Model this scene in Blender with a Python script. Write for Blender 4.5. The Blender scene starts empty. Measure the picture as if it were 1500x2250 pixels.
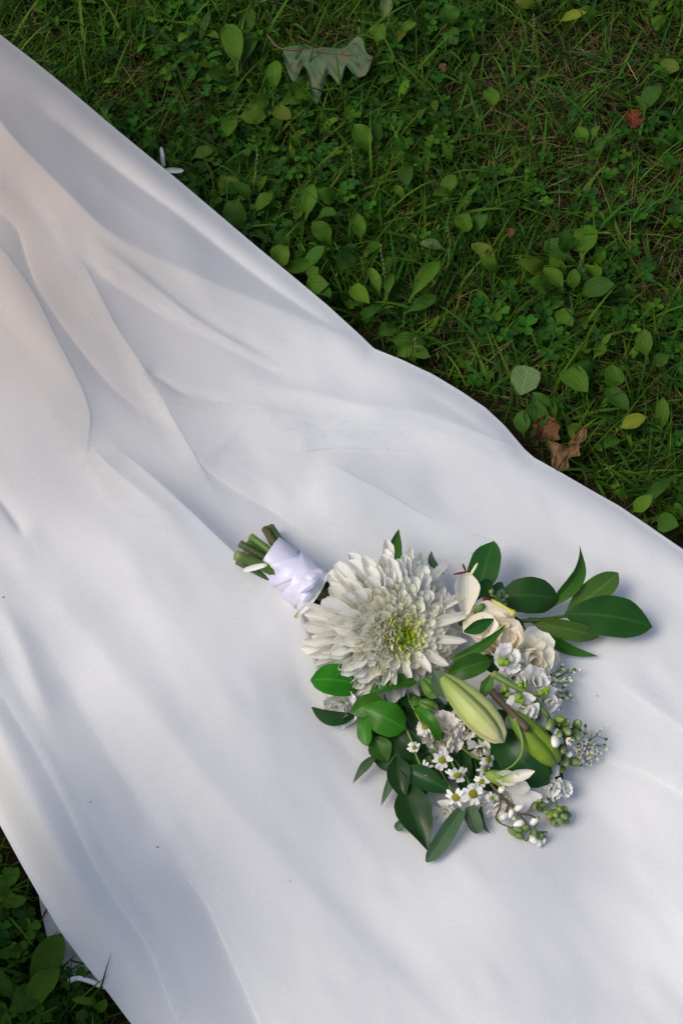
import bpy, math, random
import numpy as np
from mathutils import Vector, Matrix

random.seed(7)
RNG = np.random.default_rng(11)
scene = bpy.context.scene
COL = scene.collection

# ------------------------------------------------------------------ camera
CAM_H = 1.45
TILT = math.radians(32.0)                     # away from straight down
FOV = math.radians(30.0)
FPX = 1125.0 / math.tan(FOV / 2)              # focal length in photograph pixels
cam_data = bpy.data.cameras.new("camera")
cam = bpy.data.objects.new("camera", cam_data)
COL.objects.link(cam)
cam.location = (0, 0, CAM_H)
cam.rotation_euler = (TILT, 0, 0)
cam_data.sensor_fit = 'VERTICAL'
cam_data.angle = FOV
cam_data.clip_start = 0.02
cam_data.clip_end = 500
scene.camera = cam

# ------------------------------------------------------------------ light
SUN_DIR = Vector((-0.58, -0.22, 0.78)).normalized()
world = bpy.data.worlds.new("World")
scene.world = world
world.use_nodes = True
wn = world.node_tree
wn.nodes.clear()
wo = wn.nodes.new('ShaderNodeOutputWorld')
bg = wn.nodes.new('ShaderNodeBackground')
sky = wn.nodes.new('ShaderNodeTexSky')
sky.sky_type = 'NISHITA'
sky.sun_disc = False
sky.sun_elevation = math.asin(SUN_DIR.z)
sky.sun_rotation = math.atan2(SUN_DIR.x, SUN_DIR.y)
sky.dust_density = 5.0
sky.air_density = 1.0
sky.ozone_density = 1.0
bg.inputs['Strength'].default_value = 0.120
wn.links.new(sky.outputs[0], bg.inputs[0])
wn.links.new(bg.outputs[0], wo.inputs[0])
sd = bpy.data.lights.new("sun", 'SUN')
sd.energy = 1.12
sd.angle = math.radians(30)
sd.color = (1.0, 0.93, 0.84)
sun = bpy.data.objects.new("sun", sd)
COL.objects.link(sun)
sun.location = (-2, -1, 4)
sun.rotation_euler = SUN_DIR.to_track_quat('Z', 'Y').to_euler()

scene.view_settings.view_transform = 'Standard'
scene.view_settings.look = 'None'
scene.view_settings.exposure = 0.30
scene.view_settings.gamma = 1.0
scene.view_settings.use_curve_mapping = False
scene.render.engine = 'CYCLES'
scene.cycles.max_bounces = 8
scene.cycles.transparent_max_bounces = 8

# ------------------------------------------------------------------ photograph pixel -> place
CT, ST = math.cos(TILT), math.sin(TILT)
CAM = Vector((0, 0, CAM_H))


def at(px, py, z=0.0):
    """point of the place at height z that stands under a photograph pixel"""
    x = (px - 750.0) / FPX
    y = (1125.0 - py) / FPX
    d = Vector((x, y * CT + ST, y * ST - CT))
    return CAM + d * ((z - CAM_H) / d.z)


def at_np(px, py, z):
    x = (px - 750.0) / FPX
    y = (1125.0 - py) / FPX
    dx, dy, dz = x, y * CT + ST, y * ST - CT
    t = (z - CAM_H) / dz
    return np.stack([dx * t, dy * t, z + 0 * t], -1)


def px_np(P):
    """photograph pixel of world points"""
    v = P - np.array([0, 0, CAM_H])
    yc = v[..., 1] * CT + v[..., 2] * ST
    zc = v[..., 1] * ST - v[..., 2] * CT
    return 750 + FPX * v[..., 0] / zc, 1125 - FPX * yc / zc


def m_per_px(p):
    return (p - CAM).length / FPX


# ------------------------------------------------------------------ object helpers
def link(name, mesh, parent=None, mats=None, smooth=True):
    o = bpy.data.objects.new(name, mesh)
    COL.objects.link(o)
    if parent is not None:
        o.parent = parent
    if mats is not None:
        for m in (mats if isinstance(mats, (list, tuple)) else [mats]):
            mesh.materials.append(m)
    if smooth:
        mesh.polygons.foreach_set('use_smooth', [True] * len(mesh.polygons))
    return o


def tag(o, label=None, cat=None, group=None, kind=None):
    if label: o['label'] = label
    if cat: o['category'] = cat
    if group: o['group'] = group
    if kind: o['kind'] = kind
    return o


def empty(name, loc=(0, 0, 0), parent=None):
    o = bpy.data.objects.new(name, None)
    o.empty_display_size = 0.02
    COL.objects.link(o)
    o.location = loc
    if parent is not None:
        o.parent = parent
    return o


def mesh_from(name, verts, faces, uv=None, col=None):
    """verts (n,3), faces list/array of equal-length or mixed polygons, uv per vertex, col per vertex"""
    me = bpy.data.meshes.new(name)
    verts = np.asarray(verts, dtype=np.float32)
    if isinstance(faces, np.ndarray):
        k = faces.shape[1]
        me.vertices.add(len(verts))
        me.vertices.foreach_set('co', verts.ravel())
        me.loops.add(faces.size)
        me.loops.foreach_set('vertex_index', faces.ravel().astype(np.int32))
        me.polygons.add(len(faces))
        me.polygons.foreach_set('loop_start', np.arange(0, faces.size, k, dtype=np.int32))
        me.update(calc_edges=True)
        me.validate()
    else:
        me.from_pydata(verts.tolist(), [], faces)
        me.update()
    if uv is not None:
        uvl = me.uv_layers.new(name='uv')
        idx = np.empty(len(me.loops), dtype=np.int32)
        me.loops.foreach_get('vertex_index', idx)
        uvl.data.foreach_set('uv', np.asarray(uv, dtype=np.float32)[idx].ravel())
    if col is not None:
        ca = me.color_attributes.new('tint', 'FLOAT_COLOR', 'POINT')
        c = np.ones((len(verts), 4), dtype=np.float32)
        c[:, :3] = col
        ca.data.foreach_set('color', c.ravel())
    return me


def grid_faces(nu, nv, wrap_v=False):
    f = []
    for i in range(nu - 1):
        for j in range(nv if wrap_v else nv - 1):
            j2 = (j + 1) % nv
            f.append((i * nv + j, i * nv + j2, (i + 1) * nv + j2, (i + 1) * nv + j))
    return f


def catmull(pts, n):
    pts = [Vector(p) for p in pts]
    if len(pts) == 2:
        return [pts[0].lerp(pts[1], i / (n - 1)) for i in range(n)]
    P = [pts[0] * 2 - pts[1]] + pts + [pts[-1] * 2 - pts[-2]]
    out = []
    segs = len(pts) - 1
    for i in range(n):
        t = i / (n - 1) * segs
        k = min(int(t), segs - 1)
        t -= k
        a, b, c, d = P[k], P[k + 1], P[k + 2], P[k + 3]
        out.append(0.5 * ((2 * b) + (c - a) * t + (2 * a - 5 * b + 4 * c - d) * t * t + (3 * b - a - 3 * c + d) * t ** 3))
    return out


class MB:
    """collects shapes into one mesh"""

    def __init__(self):
        self.v, self.f, self.uv, self.mi = [], [], [], []

    def add(self, verts, faces, uvs=None, mi=0):
        o = len(self.v)
        self.v += [tuple(p) for p in verts]
        self.f += [tuple(i + o for i in q) for q in faces]
        self.uv += list(uvs) if uvs is not None else [(0.5, 0.5)] * len(verts)
        self.mi += [mi] * len(faces)

    def tube(self, pts, r, n=6, mi=0, cap=True):
        pts = [Vector(p) for p in pts]
        m = len(pts)
        if not isinstance(r, (list, tuple)):
            r = [r] * m
        V, U = [], []
        t0 = (pts[1] - pts[0]).normalized()
        ref = t0.orthogonal().normalized()
        for i in range(m):
            t = (pts[min(i + 1, m - 1)] - pts[max(i - 1, 0)])
            t = t.normalized() if t.length > 1e-9 else t0
            ref = (ref - t * ref.dot(t))
            ref = ref.normalized() if ref.length > 1e-9 else t.orthogonal().normalized()
            b = t.cross(ref)
            for k in range(n):
                a = 2 * math.pi * k / n
                V.append(pts[i] + (ref * math.cos(a) + b * math.sin(a)) * r[i])
                U.append((k / n, i / (m - 1)))
        F = grid_faces(m, n, True)
        if cap:
            F.append(tuple(reversed(range(n))))
            F.append(tuple((m - 1) * n + k for k in range(n)))
        self.add(V, F, U, mi)

    def ball(self, c, r, axis=Vector((0, 0, 1)), stretch=1.0, n=7, m=5, mi=0, lump=0.0):
        q = Vector((0, 0, 1)).rotation_difference(Vector(axis).normalized())
        V, U = [], []
        for i in range(m + 1):
            th = math.pi * i / m
            for k in range(n):
                a = 2 * math.pi * k / n
                rr = r * (1 + lump * (random.random() - .5))
                p = Vector((math.sin(th) * math.cos(a) * rr, math.sin(th) * math.sin(a) * rr, math.cos(th) * r * stretch))
                V.append(Vector(c) + q @ p)
                U.append((k / n, 1 - i / m))
        self.add(V, grid_faces(m + 1, n, True), U, mi)

    def build(self, name, mats, parent=None, smooth=True):
        me = bpy.data.meshes.new(name)
        me.from_pydata(self.v, [], self.f)
        uvl = me.uv_layers.new(name='uv')
        for l in me.loops:
            uvl.data[l.index].uv = self.uv[l.vertex_index]
        o = link(name, me, parent, mats, smooth)
        if any(self.mi):
            me.polygons.foreach_set('material_index', self.mi)
        return o


# ------------------------------------------------------------------ materials
class NT:
    def __init__(self, name):
        self.m = bpy.data.materials.new(name)
        self.m.use_nodes = True
        self.t = self.m.node_tree
        self.t.nodes.clear()
        self.out = self.t.nodes.new('ShaderNodeOutputMaterial')

    def n(self, typ, **kw):
        nd = self.t.nodes.new(typ)
        for k, v in kw.items():
            if k.startswith('i_'):
                nd.inputs[k[2:].replace('_', ' ')].default_value = v
            else:
                setattr(nd, k, v)
        return nd

    def l(self, a, b):
        self.t.links.new(a, b)

    def ramp(self, fac, stops, interp='LINEAR'):
        r = self.n('ShaderNodeValToRGB')
        r.color_ramp.interpolation = interp
        els = r.color_ramp.elements
        while len(els) < len(stops):
            els.new(0.5)
        for e, (p, c) in zip(els, stops):
            e.position = p
            e.color = (c[0], c[1], c[2], 1)
        self.l(fac, r.inputs[0])
        return r.outputs[0]

    def math(self, op, a, b=None):
        m = self.n('ShaderNodeMath', operation=op)
        for i, v in enumerate((a, b)):
            if v is None: continue
            if isinstance(v, (int, float)): m.inputs[i].default_value = v
            else: self.l(v, m.inputs[i])
        return m.outputs[0]

    def mix(self, fac, a, b, blend='MIX'):
        m = self.n('ShaderNodeMix', data_type='RGBA', blend_type=blend)
        for s, v in ((m.inputs[0], fac), (m.inputs[6], a), (m.inputs[7], b)):
            if isinstance(v, (int, float)): s.default_value = v
            elif isinstance(v, tuple): s.default_value = (v[0], v[1], v[2], 1)
            else: self.l(v, s)
        return m.outputs[2]

    def noise(self, scale, detail=3, coord='Object', rough=0.5):
        tc = self.n('ShaderNodeTexCoord')
        nz = self.n('ShaderNodeTexNoise')
        nz.inputs['Scale'].default_value = scale
        nz.inputs['Detail'].default_value = detail
        nz.inputs['Roughness'].default_value = rough
        self.l(tc.outputs[coord], nz.inputs['Vector'])
        return nz.outputs['Fac']

    def uv(self):
        tc = self.n('ShaderNodeTexCoord')
        s = self.n('ShaderNodeSeparateXYZ')
        self.l(tc.outputs['UV'], s.inputs[0])
        return s.outputs[0], s.outputs[1]

    def rand(self):
        return self.n('ShaderNodeObjectInfo').outputs['Random']

    def hsv(self, c, h=None, s=None, v=None):
        nd = self.n('ShaderNodeHueSaturation')
        self.l(c, nd.inputs['Color'])
        for k, x in (('Hue', h), ('Saturation', s), ('Value', v)):
            if x is None: continue
            if isinstance(x, (int, float)): nd.inputs[k].default_value = x
            else: self.l(x, nd.inputs[k])
        return nd.outputs[0]

    def maprange(self, v, lo, hi):
        nd = self.n('ShaderNodeMapRange')
        self.l(v, nd.inputs[0])
        nd.inputs[3].default_value = lo
        nd.inputs[4].default_value = hi
        return nd.outputs[0]

    def bump(self, h, strength=0.3, dist=0.001):
        b = self.n('ShaderNodeBump')
        b.inputs['Strength'].default_value = strength
        b.inputs['Distance'].default_value = dist
        self.l(h, b.inputs['Height'])
        return b.outputs[0]

    def finish(self, color, rough=0.5, spec=0.4, transl=0.0, normal=None, sheen=0.0, coat=0.0, tcol=None, sss=0.0):
        p = self.n('ShaderNodeBsdfPrincipled')
        if isinstance(color, tuple): p.inputs['Base Color'].default_value = (*color, 1)
        else: self.l(color, p.inputs['Base Color'])
        if isinstance(rough, (int, float)): p.inputs['Roughness'].default_value = rough
        else: self.l(rough, p.inputs['Roughness'])
        p.inputs['Specular IOR Level'].default_value = spec
        p.inputs['Sheen Weight'].default_value = sheen
        p.inputs['Coat Weight'].default_value = coat
        if sss > 0:
            p.inputs['Subsurface Weight'].default_value = sss
            p.inputs['Subsurface Scale'].default_value = 0.005
            p.inputs['Subsurface Radius'].default_value = (1.0, 0.95, 0.75)
        if normal is not None: self.l(normal, p.inputs['Normal'])
        last = p.outputs[0]
        if transl > 0:
            tr = self.n('ShaderNodeBsdfTranslucent')
            c = tcol if tcol is not None else color
            if isinstance(c, tuple): tr.inputs[0].default_value = (*c, 1)
            else: self.l(c, tr.inputs[0])
            if normal is not None: self.l(normal, tr.inputs['Normal'])
            mx = self.n('ShaderNodeMixShader')
            mx.inputs[0].default_value = transl
            self.l(p.outputs[0], mx.inputs[1])
            self.l(tr.outputs[0], mx.inputs[2])
            last = mx.outputs[0]
        self.l(last, self.out.inputs[0])
        return self.m


def simple_mat(name, col, rough=0.6, spec=0.3, transl=0.0, vary=0.25, scale=60, hue=0.0, bump=0.0):
    t = NT(name)
    a = tuple(c * (1 - vary) for c in col)
    b = tuple(min(1, c * (1 + vary)) for c in col)
    c = t.mix(t.noise(scale), a, b)
    c = t.hsv(c, h=t.maprange(t.rand(), 0.5 - hue, 0.5 + hue), v=t.maprange(t.rand(), 1 - vary * .6, 1 + vary * .6))
    nrm = t.bump(t.noise(scale * 6), bump, 0.0006) if bump else None
    return t.finish(c, rough, spec, transl, nrm)
# ================================================================== WEDDING DRESS
# outlines of the train in the photograph
EDGE_FAR = [(-420, -245), (-300, -160), (-150, -45), (0, 75), (75, 133), (150, 194), (230, 262), (300, 320), (400, 402), (480, 470),
            (560, 538), (640, 604), (720, 671), (790, 735), (822, 766), (880, 789), (950, 822), (1010, 858), (1065, 895), (1105, 932), (1150, 985),
            (1172, 1005), (1240, 1043), (1300, 1078), (1360, 1112), (1430, 1160), (1500, 1208), (1640, 1295), (1800, 1390), (2300, 1720), (2700, 1980)]
EDGE_NEAR = [(-420, 1080), (-250, 1350), (-120, 1590), (0, 1812), (45, 1895), (92, 1978), (135, 2050), (180, 2110), (225, 2165), (300, 2265),
             (420, 2420), (700, 2760), (1000, 3080)]


def resample(poly, n):
    P = np.array(poly, float)
    s = np.concatenate([[0], np.cumsum(np.hypot(*np.diff(P, axis=0).T))])
    t = np.linspace(0, s[-1], n)
    return np.stack([np.interp(t, s, P[:, 0]), np.interp(t, s, P[:, 1])], -1)


# every fold: line traced left to right, height in mm, how far it reaches above/right and below/left (px), fade at start and end
FOLDS = [
    # long overlap below the far grey band, and the dip inside the band
    ([(-160, 60), (-60, 150), (0, 262), (58, 330), (173, 445), (248, 514), (347, 566), (462, 618), (549, 653), (640, 690), (720, 722), (800, 757), (900, 790), (980, 825), (1060, 880)], 16, 95, 120, .2, .16),
    ([(20, 190), (150, 290), (270, 385), (400, 480), (500, 560), (600, 635), (690, 695), (780, 745), (860, 785)], -17, 55, 100, .3, .22),
    ([(120, 300), (240, 420), (360, 500), (480, 575)], 2.5, 50, 50, .3, .3),
    # thin dark face and its light rib, the grey hollow below
    ([(170, 508), (233, 550), (283, 587), (333, 627), (400, 682), (469, 728), (560, 781), (640, 826)], 4.2, 9, 60, .25, .3, 1),
    ([(150, 545), (177, 570), (233, 613), (283, 647), (333, 677), (400, 716), (500, 763), (570, 800), (640, 832), (720, 862)], -7, 45, 100, .15, .25),
    # the arch over the middle
    ([(480, 832), (540, 836), (629, 856), (699, 867), (773, 888), (853, 898), (933, 909), (1003, 931), (1093, 968), (1168, 1003), (1250, 1035), (1330, 1080)], 11, 60, 110, .25, .18),
    ([(880, 840), (960, 880), (1060, 945), (1130, 990), (1200, 1030)], -6, 45, 60, .3, .3),
    ([(500, 884), (560, 899), (629, 915), (699, 921), (784, 923), (860, 930)], 3.2, 12, 60, .3, .35, 1),
    ([(700, 905), (800, 912), (900, 930), (1010, 962), (1100, 1005)], 2.0, 30, 50, .4, .3),
    # creases at the gather
    ([(318, 811), (350, 833), (400, 863), (440, 873), (520, 880)], -2.8, 18, 12, .1, .4),
    ([(150, 530), (177, 567), (200, 607), (227, 660), (257, 717), (290, 767), (320, 813), (360, 880), (397, 947), (440, 1020), (468, 1072), (496, 1140)], 6.5, 70, 90, .2, .25),
    ([(-60, 410), (0, 463), (40, 503), (57, 560), (73, 607), (97, 653), (133, 707), (173, 760), (227, 827), (280, 877), (333, 913), (397, 950), (470, 985)], -4.2, 90, 44, .08, .3),
    ([(-60, 470), (0, 540), (30, 577), (60, 620), (87, 663), (113, 720), (143, 777), (177, 843), (197, 900), (199, 930), (192, 982), (180, 1060), (170, 1115)], 2.8, 46, 130, .1, .3),
    # bright ribs beside the mound
    ([(200, 962), (240, 1018), (300, 1070), (360, 1116), (430, 1170)], 4.5, 36, 60, .25, .4),
    ([(205, 935), (262, 985), (325, 1037), (385, 1091), (440, 1142), (496, 1196), (540, 1236), (600, 1285), (640, 1316), (676, 1395), (700, 1480), (735, 1560), (790, 1650)], 15, 34, 190, .35, .3),
    ([(425, 985), (452, 1028), (520, 1076), (600, 1120), (680, 1175), (740, 1215)], -4, 90, 60, .2, .4),
    # gap showing the lining at the left edge
    ([(-60, 1040), (0, 1100), (32, 1142), (60, 1184)], -3.5, 34, 12, .2, .2),
    ([(64, 1205), (74, 1245), (107, 1301), (176, 1376), (229, 1435), (277, 1505), (341, 1566), (427, 1676), (480, 1737), (587, 1852), (693, 1965), (800, 2080), (920, 2200), (1050, 2320)], 7.5, 120, 110, .25, .15),
    # below the mound, left
    ([(-80, 1400), (0, 1520), (32, 1573), (91, 1669), (160, 1803), (213, 1915), (283, 2021), (331, 2096), (373, 2213), (430, 2320)], -5, 60, 80, .15, .1),
    ([(-20, 1290), (40, 1400), (75, 1490), (110, 1570), (150, 1640)], 5, 40, 40, .3, .4),
    ([(60, 1350), (150, 1500), (230, 1640), (300, 1750), (370, 1850), (430, 1950)], -8, 100, 70, .3, .35),
    ([(330, 1850), (410, 1930), (455, 1990), (490, 2070), (530, 2160), (580, 2270), (640, 2380)], -24, 90, 150, .3, .1),  # dip shaped in place of a shadow cast over the cloth
    ([(700, 1860), (830, 1990), (960, 2110), (1100, 2230), (1250, 2330)], 3, 110, 100, .4, .2),
    # shaded dip left of the bouquet
    ([(600, 1380), (660, 1500), (720, 1600), (790, 1690), (860, 1790)], -8, 70, 160, .4, .4),
    # creases above the bouquet
    ([(640, 992), (683, 989), (741, 984), (816, 987), (880, 992), (960, 1004)], -3.6, 70, 40, .2, .45),
    ([(690, 990), (773, 1043), (853, 1085), (933, 1133), (1013, 1160), (1067, 1181), (1200, 1230)], 5.5, 90, 100, .15, .4),
    ([(960, 1130), (1060, 1170), (1160, 1200), (1300, 1270), (1400, 1330)], 2.0, 40, 40, .4, .4),
    # right hand side
    ([(1220, 1635), (1308, 1660), (1360, 1678), (1412, 1696), (1460, 1720), (1500, 1744), (1600, 1800)], -5.5, 110, 70, .25, .1),
    ([(1310, 1470), (1400, 1530), (1470, 1580), (1560, 1640)], 1.6, 24, 40, .3, .2),
    ([(1180, 1880), (1228, 1900), (1300, 1928), (1324, 1960), (1420, 2004), (1540, 2040)], 2.6, 60, 60, .4, .3),
    ([(1000, 1960), (1100, 2020), (1230, 2120), (1400, 2210), (1560, 2290)], -3, 100, 100, .3, .2),
    ([(1180, 1150), (1260, 1195), (1350, 1250), (1440, 1300), (1560, 1380)], -3, 90, 80, .3, .2),
    # stitched hem line
    ([(1190, 1030), (1260, 1066), (1330, 1112), (1400, 1160), (1500, 1228), (1620, 1310)], 1.0, 7, 14, .1, .05, 1),
]
# broad rises and hollows: centre, radii, height mm
HUMPS = [(480, 1270, 520, 470, 50), (60, 1900, 200, 260, 14),(90, 860, 170, 320, 10), (300, 1200, 230, 130, 14), (420, 1500, 210, 190, 12), (850, 1450, 190, 190, -10),
         (1000, 1650, 200, 170, -8), (760, 1080, 170, 70, 9), (1060, 1980, 190, 130, 15), (1350, 1500, 160, 140, 7),
         (1400, 2120, 190, 160, -17), (620, 1760, 170, 150, 6), (1320, 1800, 140, 130, -14), (720, 2150, 170, 150, 11), (610, 640, 200, 90, -4)]


def fold_field(px, py):
    h = np.zeros_like(px)
    for pts, amp, wu, wd, f0, f1, *soft in FOLDS:
        line = np.array([tuple(p.xy) for p in catmull([(a, b, 0) for a, b in pts], max(14, len(pts) * 4))])
        x0, y0 = line.min(0) - 3 * max(wu, wd)
        x1, y1 = line.max(0) + 3 * max(wu, wd)
        m = (px > x0) & (px < x1) & (py > y0) & (py < y1)
        if not m.any():
            continue
        X, Y = px[m], py[m]
        best = np.full(X.shape, 1e9)
        sd = np.zeros_like(X)
        tt = np.zeros_like(X)
        seg = np.hypot(*np.diff(line, axis=0).T)
        s0 = np.concatenate([[0], np.cumsum(seg)])
        for i in range(len(line) - 1):
            a, b = line[i], line[i + 1]
            d = b - a
            L2 = d @ d + 1e-9
            t = np.clip(((X - a[0]) * d[0] + (Y - a[1]) * d[1]) / L2, 0, 1)
            ex, ey = X - a[0] - t * d[0], Y - a[1] - t * d[1]
            q = ex * ex + ey * ey
            k = q < best
            best = np.where(k, q, best)
            sgn = np.sign(ex * d[1] - ey * d[0])
            sd = np.where(k, np.sqrt(q) * sgn, sd)
            tt = np.where(k, (s0[i] + t * seg[i]) / s0[-1], tt)
        if soft:                                           # a rounded rib with one steep face
            up = np.exp(-(np.maximum(sd, 0) / wu) ** 2)
            dn = np.exp(-(np.maximum(-sd, 0) / wd) ** 2)
        else:                                              # a crease: two slopes that meet in a line
            c0 = 5.0 if line[:, 1].mean() < 1330 else 15.0
            kink = lambda q, w: np.exp(-(np.sqrt(q * q + c0 * c0) - c0) / (0.62 * w)) * np.exp(-(q / (2.2 * w)) ** 2)
            up = kink(np.maximum(sd, 0), wu)
            dn = kink(np.maximum(-sd, 0), wd)
        prof = np.where(sd >= 0, up, dn)
        sm = lambda v: v * v * (3 - 2 * v)
        w = sm(np.clip(tt / f0, 0, 1)) * sm(np.clip((1 - tt) / f1, 0, 1))
        h[m] += amp * prof * w
    # the gathers are firmest near the waist end and relax towards the hem
    k = np.clip(0.62 - 0.30 * np.clip((px * .9 + py * .35 - 900) / 1000, 0, 1), .3, .62)
    return h * 0.001 * k


def lattice(px, py, s, seed):
    """smooth value noise on a pixel lattice"""
    r = np.random.default_rng(seed).standard_normal((64, 64))
    x, y = px / s + 20, py / s + 20
    ix, iy = np.floor(x).astype(int), np.floor(y).astype(int)
    fx, fy = x - ix, y - iy
    fx, fy = fx * fx * (3 - 2 * fx), fy * fy * (3 - 2 * fy)
    g = lambda a, b: r[a % 64, b % 64]
    return (g(ix, iy) * (1 - fx) + g(ix + 1, iy) * fx) * (1 - fy) + (g(ix, iy + 1) * (1 - fx) + g(ix + 1, iy + 1) * fx) * fy


def dress_height(px, py, edge=None):
    px, py = np.asarray(px, float), np.asarray(py, float)
    t = np.clip((760 - px - 0.42 * (py - 900)) / 1250, 0, 1.4)
    z = 0.034 + 0.20 * t * t * (1.9 - 0.9 * np.minimum(t, 1))
    z = z + fold_field(px, py)
    for cx, cy, rx, ry, a in HUMPS:
        z = z + a * 0.001 * np.exp(-((px - cx) / rx) ** 2 - ((py - cy) / ry) ** 2)
    # soft long waves along the fall of the cloth, gentle puckers
    u = px * 0.78 - py * 0.62
    v = px * 0.62 + py * 0.78
    z = z + 0.0008 * lattice(u * 1.0, v * 0.30, 90, 5) + 0.00025 * lattice(u, v * 0.5, 38, 9)
    return z


def surf(px, py, dz=0.0):
    z = float(dress_height(np.array([px]), np.array([py]))[0])
    return at(px, py, z + dz)


NU, NV = 470, 400
EF, EN = resample(EDGE_FAR, NU), resample(EDGE_NEAR, NU)
vv = np.linspace(0, 1, NV)
vv = 0.5 * vv + 0.5 * (0.5 - 0.5 * np.cos(np.pi * vv))
GX = EF[:, None, 0] * (1 - vv)[None] + EN[:, None, 0] * vv[None]
GY = EF[:, None, 1] * (1 - vv)[None] + EN[:, None, 1] * vv[None]
GZ = dress_height(GX.ravel(), GY.ravel()).reshape(GX.shape)
# distance to the two edges in px: the cloth bends down there
dF = np.hypot(GX - EF[:, None, 0], GY - EF[:, None, 1])
dN = np.hypot(GX - EN[:, None, 0], GY - EN[:, None, 1])
lowN = np.exp(-(dN / 70.0) ** 2)
GZ = GZ * (1 - lowN) + (0.016 + 0.25 * (GZ - 0.016)) * lowN
GZ = GZ - np.minimum(GZ * .4, 0.010) * np.exp(-(dF / 26.0) ** 1.5)
GZ = np.maximum(GZ, 0.007)
W = at_np(GX, GY, GZ)


def skirt(edge, inner, rows, flare):
    """rows of cloth falling from an edge to the grass"""
    tang = np.gradient(edge, axis=0)[:, :2]
    nrm = np.stack([tang[:, 1], -tang[:, 0]], -1)
    nrm /= np.linalg.norm(nrm, axis=1)[:, None] + 1e-9
    outw = (edge - inner)[:, :2]
    s = np.sign((nrm * outw).sum(1))[:, None]
    nrm = nrm * s
    k = 9
    ker = np.ones(k) / k
    for c in range(2):
        nrm[:, c] = np.convolve(np.pad(nrm[:, c], k // 2, mode='edge'), ker, 'valid')
    out = []
    for i in range(1, rows + 1):
        f = i / rows
        P = edge.copy()
        P[:, :2] += nrm * (flare * (f ** 0.8))[..., None] if np.ndim(flare) else nrm * flare * math.sin(f * math.pi / 2)
        P[:, 2] = edge[:, 2] * (1 - f) ** 1.0 + 0.002 * f
        out.append(P)
    return out


sk_far = skirt(W[:, 0], W[:, 3], 6, 0.010)
sk_near = skirt(W[:, -1], W[:, -4], 4, -0.007)
rows = list(reversed(sk_far)) + [W[:, j] for j in range(NV)] + sk_near
A = np.stack(rows, 1)                                   # (NU, M, 3)
M = A.shape[1]
ii, jj = np.meshgrid(np.arange(NU - 1), np.arange(M - 1), indexing='ij')
quads = np.stack([ii * M + jj, (ii + 1) * M + jj, (ii + 1) * M + jj + 1, ii * M + jj + 1], -1).reshape(-1, 4)

# footprint of the cloth on the ground
FOOT = np.concatenate([sk_far[-1][:, :2], sk_near[-1][::-1, :2]])


def inside_foot(x, y, poly=None):
    P = FOOT[::4] if poly is None else poly
    r = np.zeros(x.shape, bool)
    for i in range(len(P)):
        a, b = P[i - 1], P[i]
        c = ((a[1] > y) != (b[1] > y))
        with np.errstate(divide='ignore', invalid='ignore'):
            xi = (b[0] - a[0]) * (y - a[1]) / (b[1] - a[1] + 1e-12) + a[0]
        r ^= c & (x < xi)
    return r


# organza: white weave, ivory where the warm lining lies close beneath at the gathered end
t = NT('white_organza')
tc = t.n('ShaderNodeTexCoord')
sep = t.n('ShaderNodeSeparateXYZ')
t.l(tc.outputs['Object'], sep.inputs[0])
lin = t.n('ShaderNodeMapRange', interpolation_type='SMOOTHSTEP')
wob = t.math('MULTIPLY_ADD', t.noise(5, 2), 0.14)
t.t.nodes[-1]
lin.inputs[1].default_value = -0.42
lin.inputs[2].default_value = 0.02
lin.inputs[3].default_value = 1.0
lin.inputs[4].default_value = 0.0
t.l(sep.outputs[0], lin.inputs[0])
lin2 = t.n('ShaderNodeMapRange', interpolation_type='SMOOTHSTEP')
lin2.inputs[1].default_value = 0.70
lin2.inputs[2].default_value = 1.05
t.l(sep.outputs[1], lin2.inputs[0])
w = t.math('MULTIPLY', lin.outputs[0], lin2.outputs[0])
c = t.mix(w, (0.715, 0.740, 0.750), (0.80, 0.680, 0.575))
c = t.mix(t.math('MULTIPLY', t.noise(9, 3), 0.10), c, (0.70, 0.71, 0.76))
wv = t.n('ShaderNodeTexWave', wave_type='BANDS', bands_direction='DIAGONAL')
wv.inputs['Scale'].default_value = 420
wv.inputs['Distortion'].default_value = 1.5
t.l(tc.outputs['Object'], wv.inputs['Vector'])
grain = t.noise(1500, 2)
fine = t.noise(900, 1)
c = t.mix(0.13, c, t.ramp(grain, [(0.3, (0.3, 0.3, 0.33)), (0.7, (0.9, 0.9, 0.92))]))
c = t.mix(0.05, c, t.ramp(t.noise(620, 2), [(0.35, (0.35, 0.35, 0.38)), (0.65, (0.95, 0.95, 0.95))]))
nrm = t.bump(fine, 0.25, 0.0005)
ORG_PANEL_NRM = None
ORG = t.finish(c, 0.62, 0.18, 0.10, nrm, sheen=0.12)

uvs = np.stack([np.repeat(np.linspace(0, 1, NU), M), np.tile(np.linspace(0, 1, M), NU)], -1)
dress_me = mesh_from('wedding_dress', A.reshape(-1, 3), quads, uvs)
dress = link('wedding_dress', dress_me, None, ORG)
tag(dress, 'white wedding dress train of sheer fabric spread across the grass under the bouquet', 'wedding dress')

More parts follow.
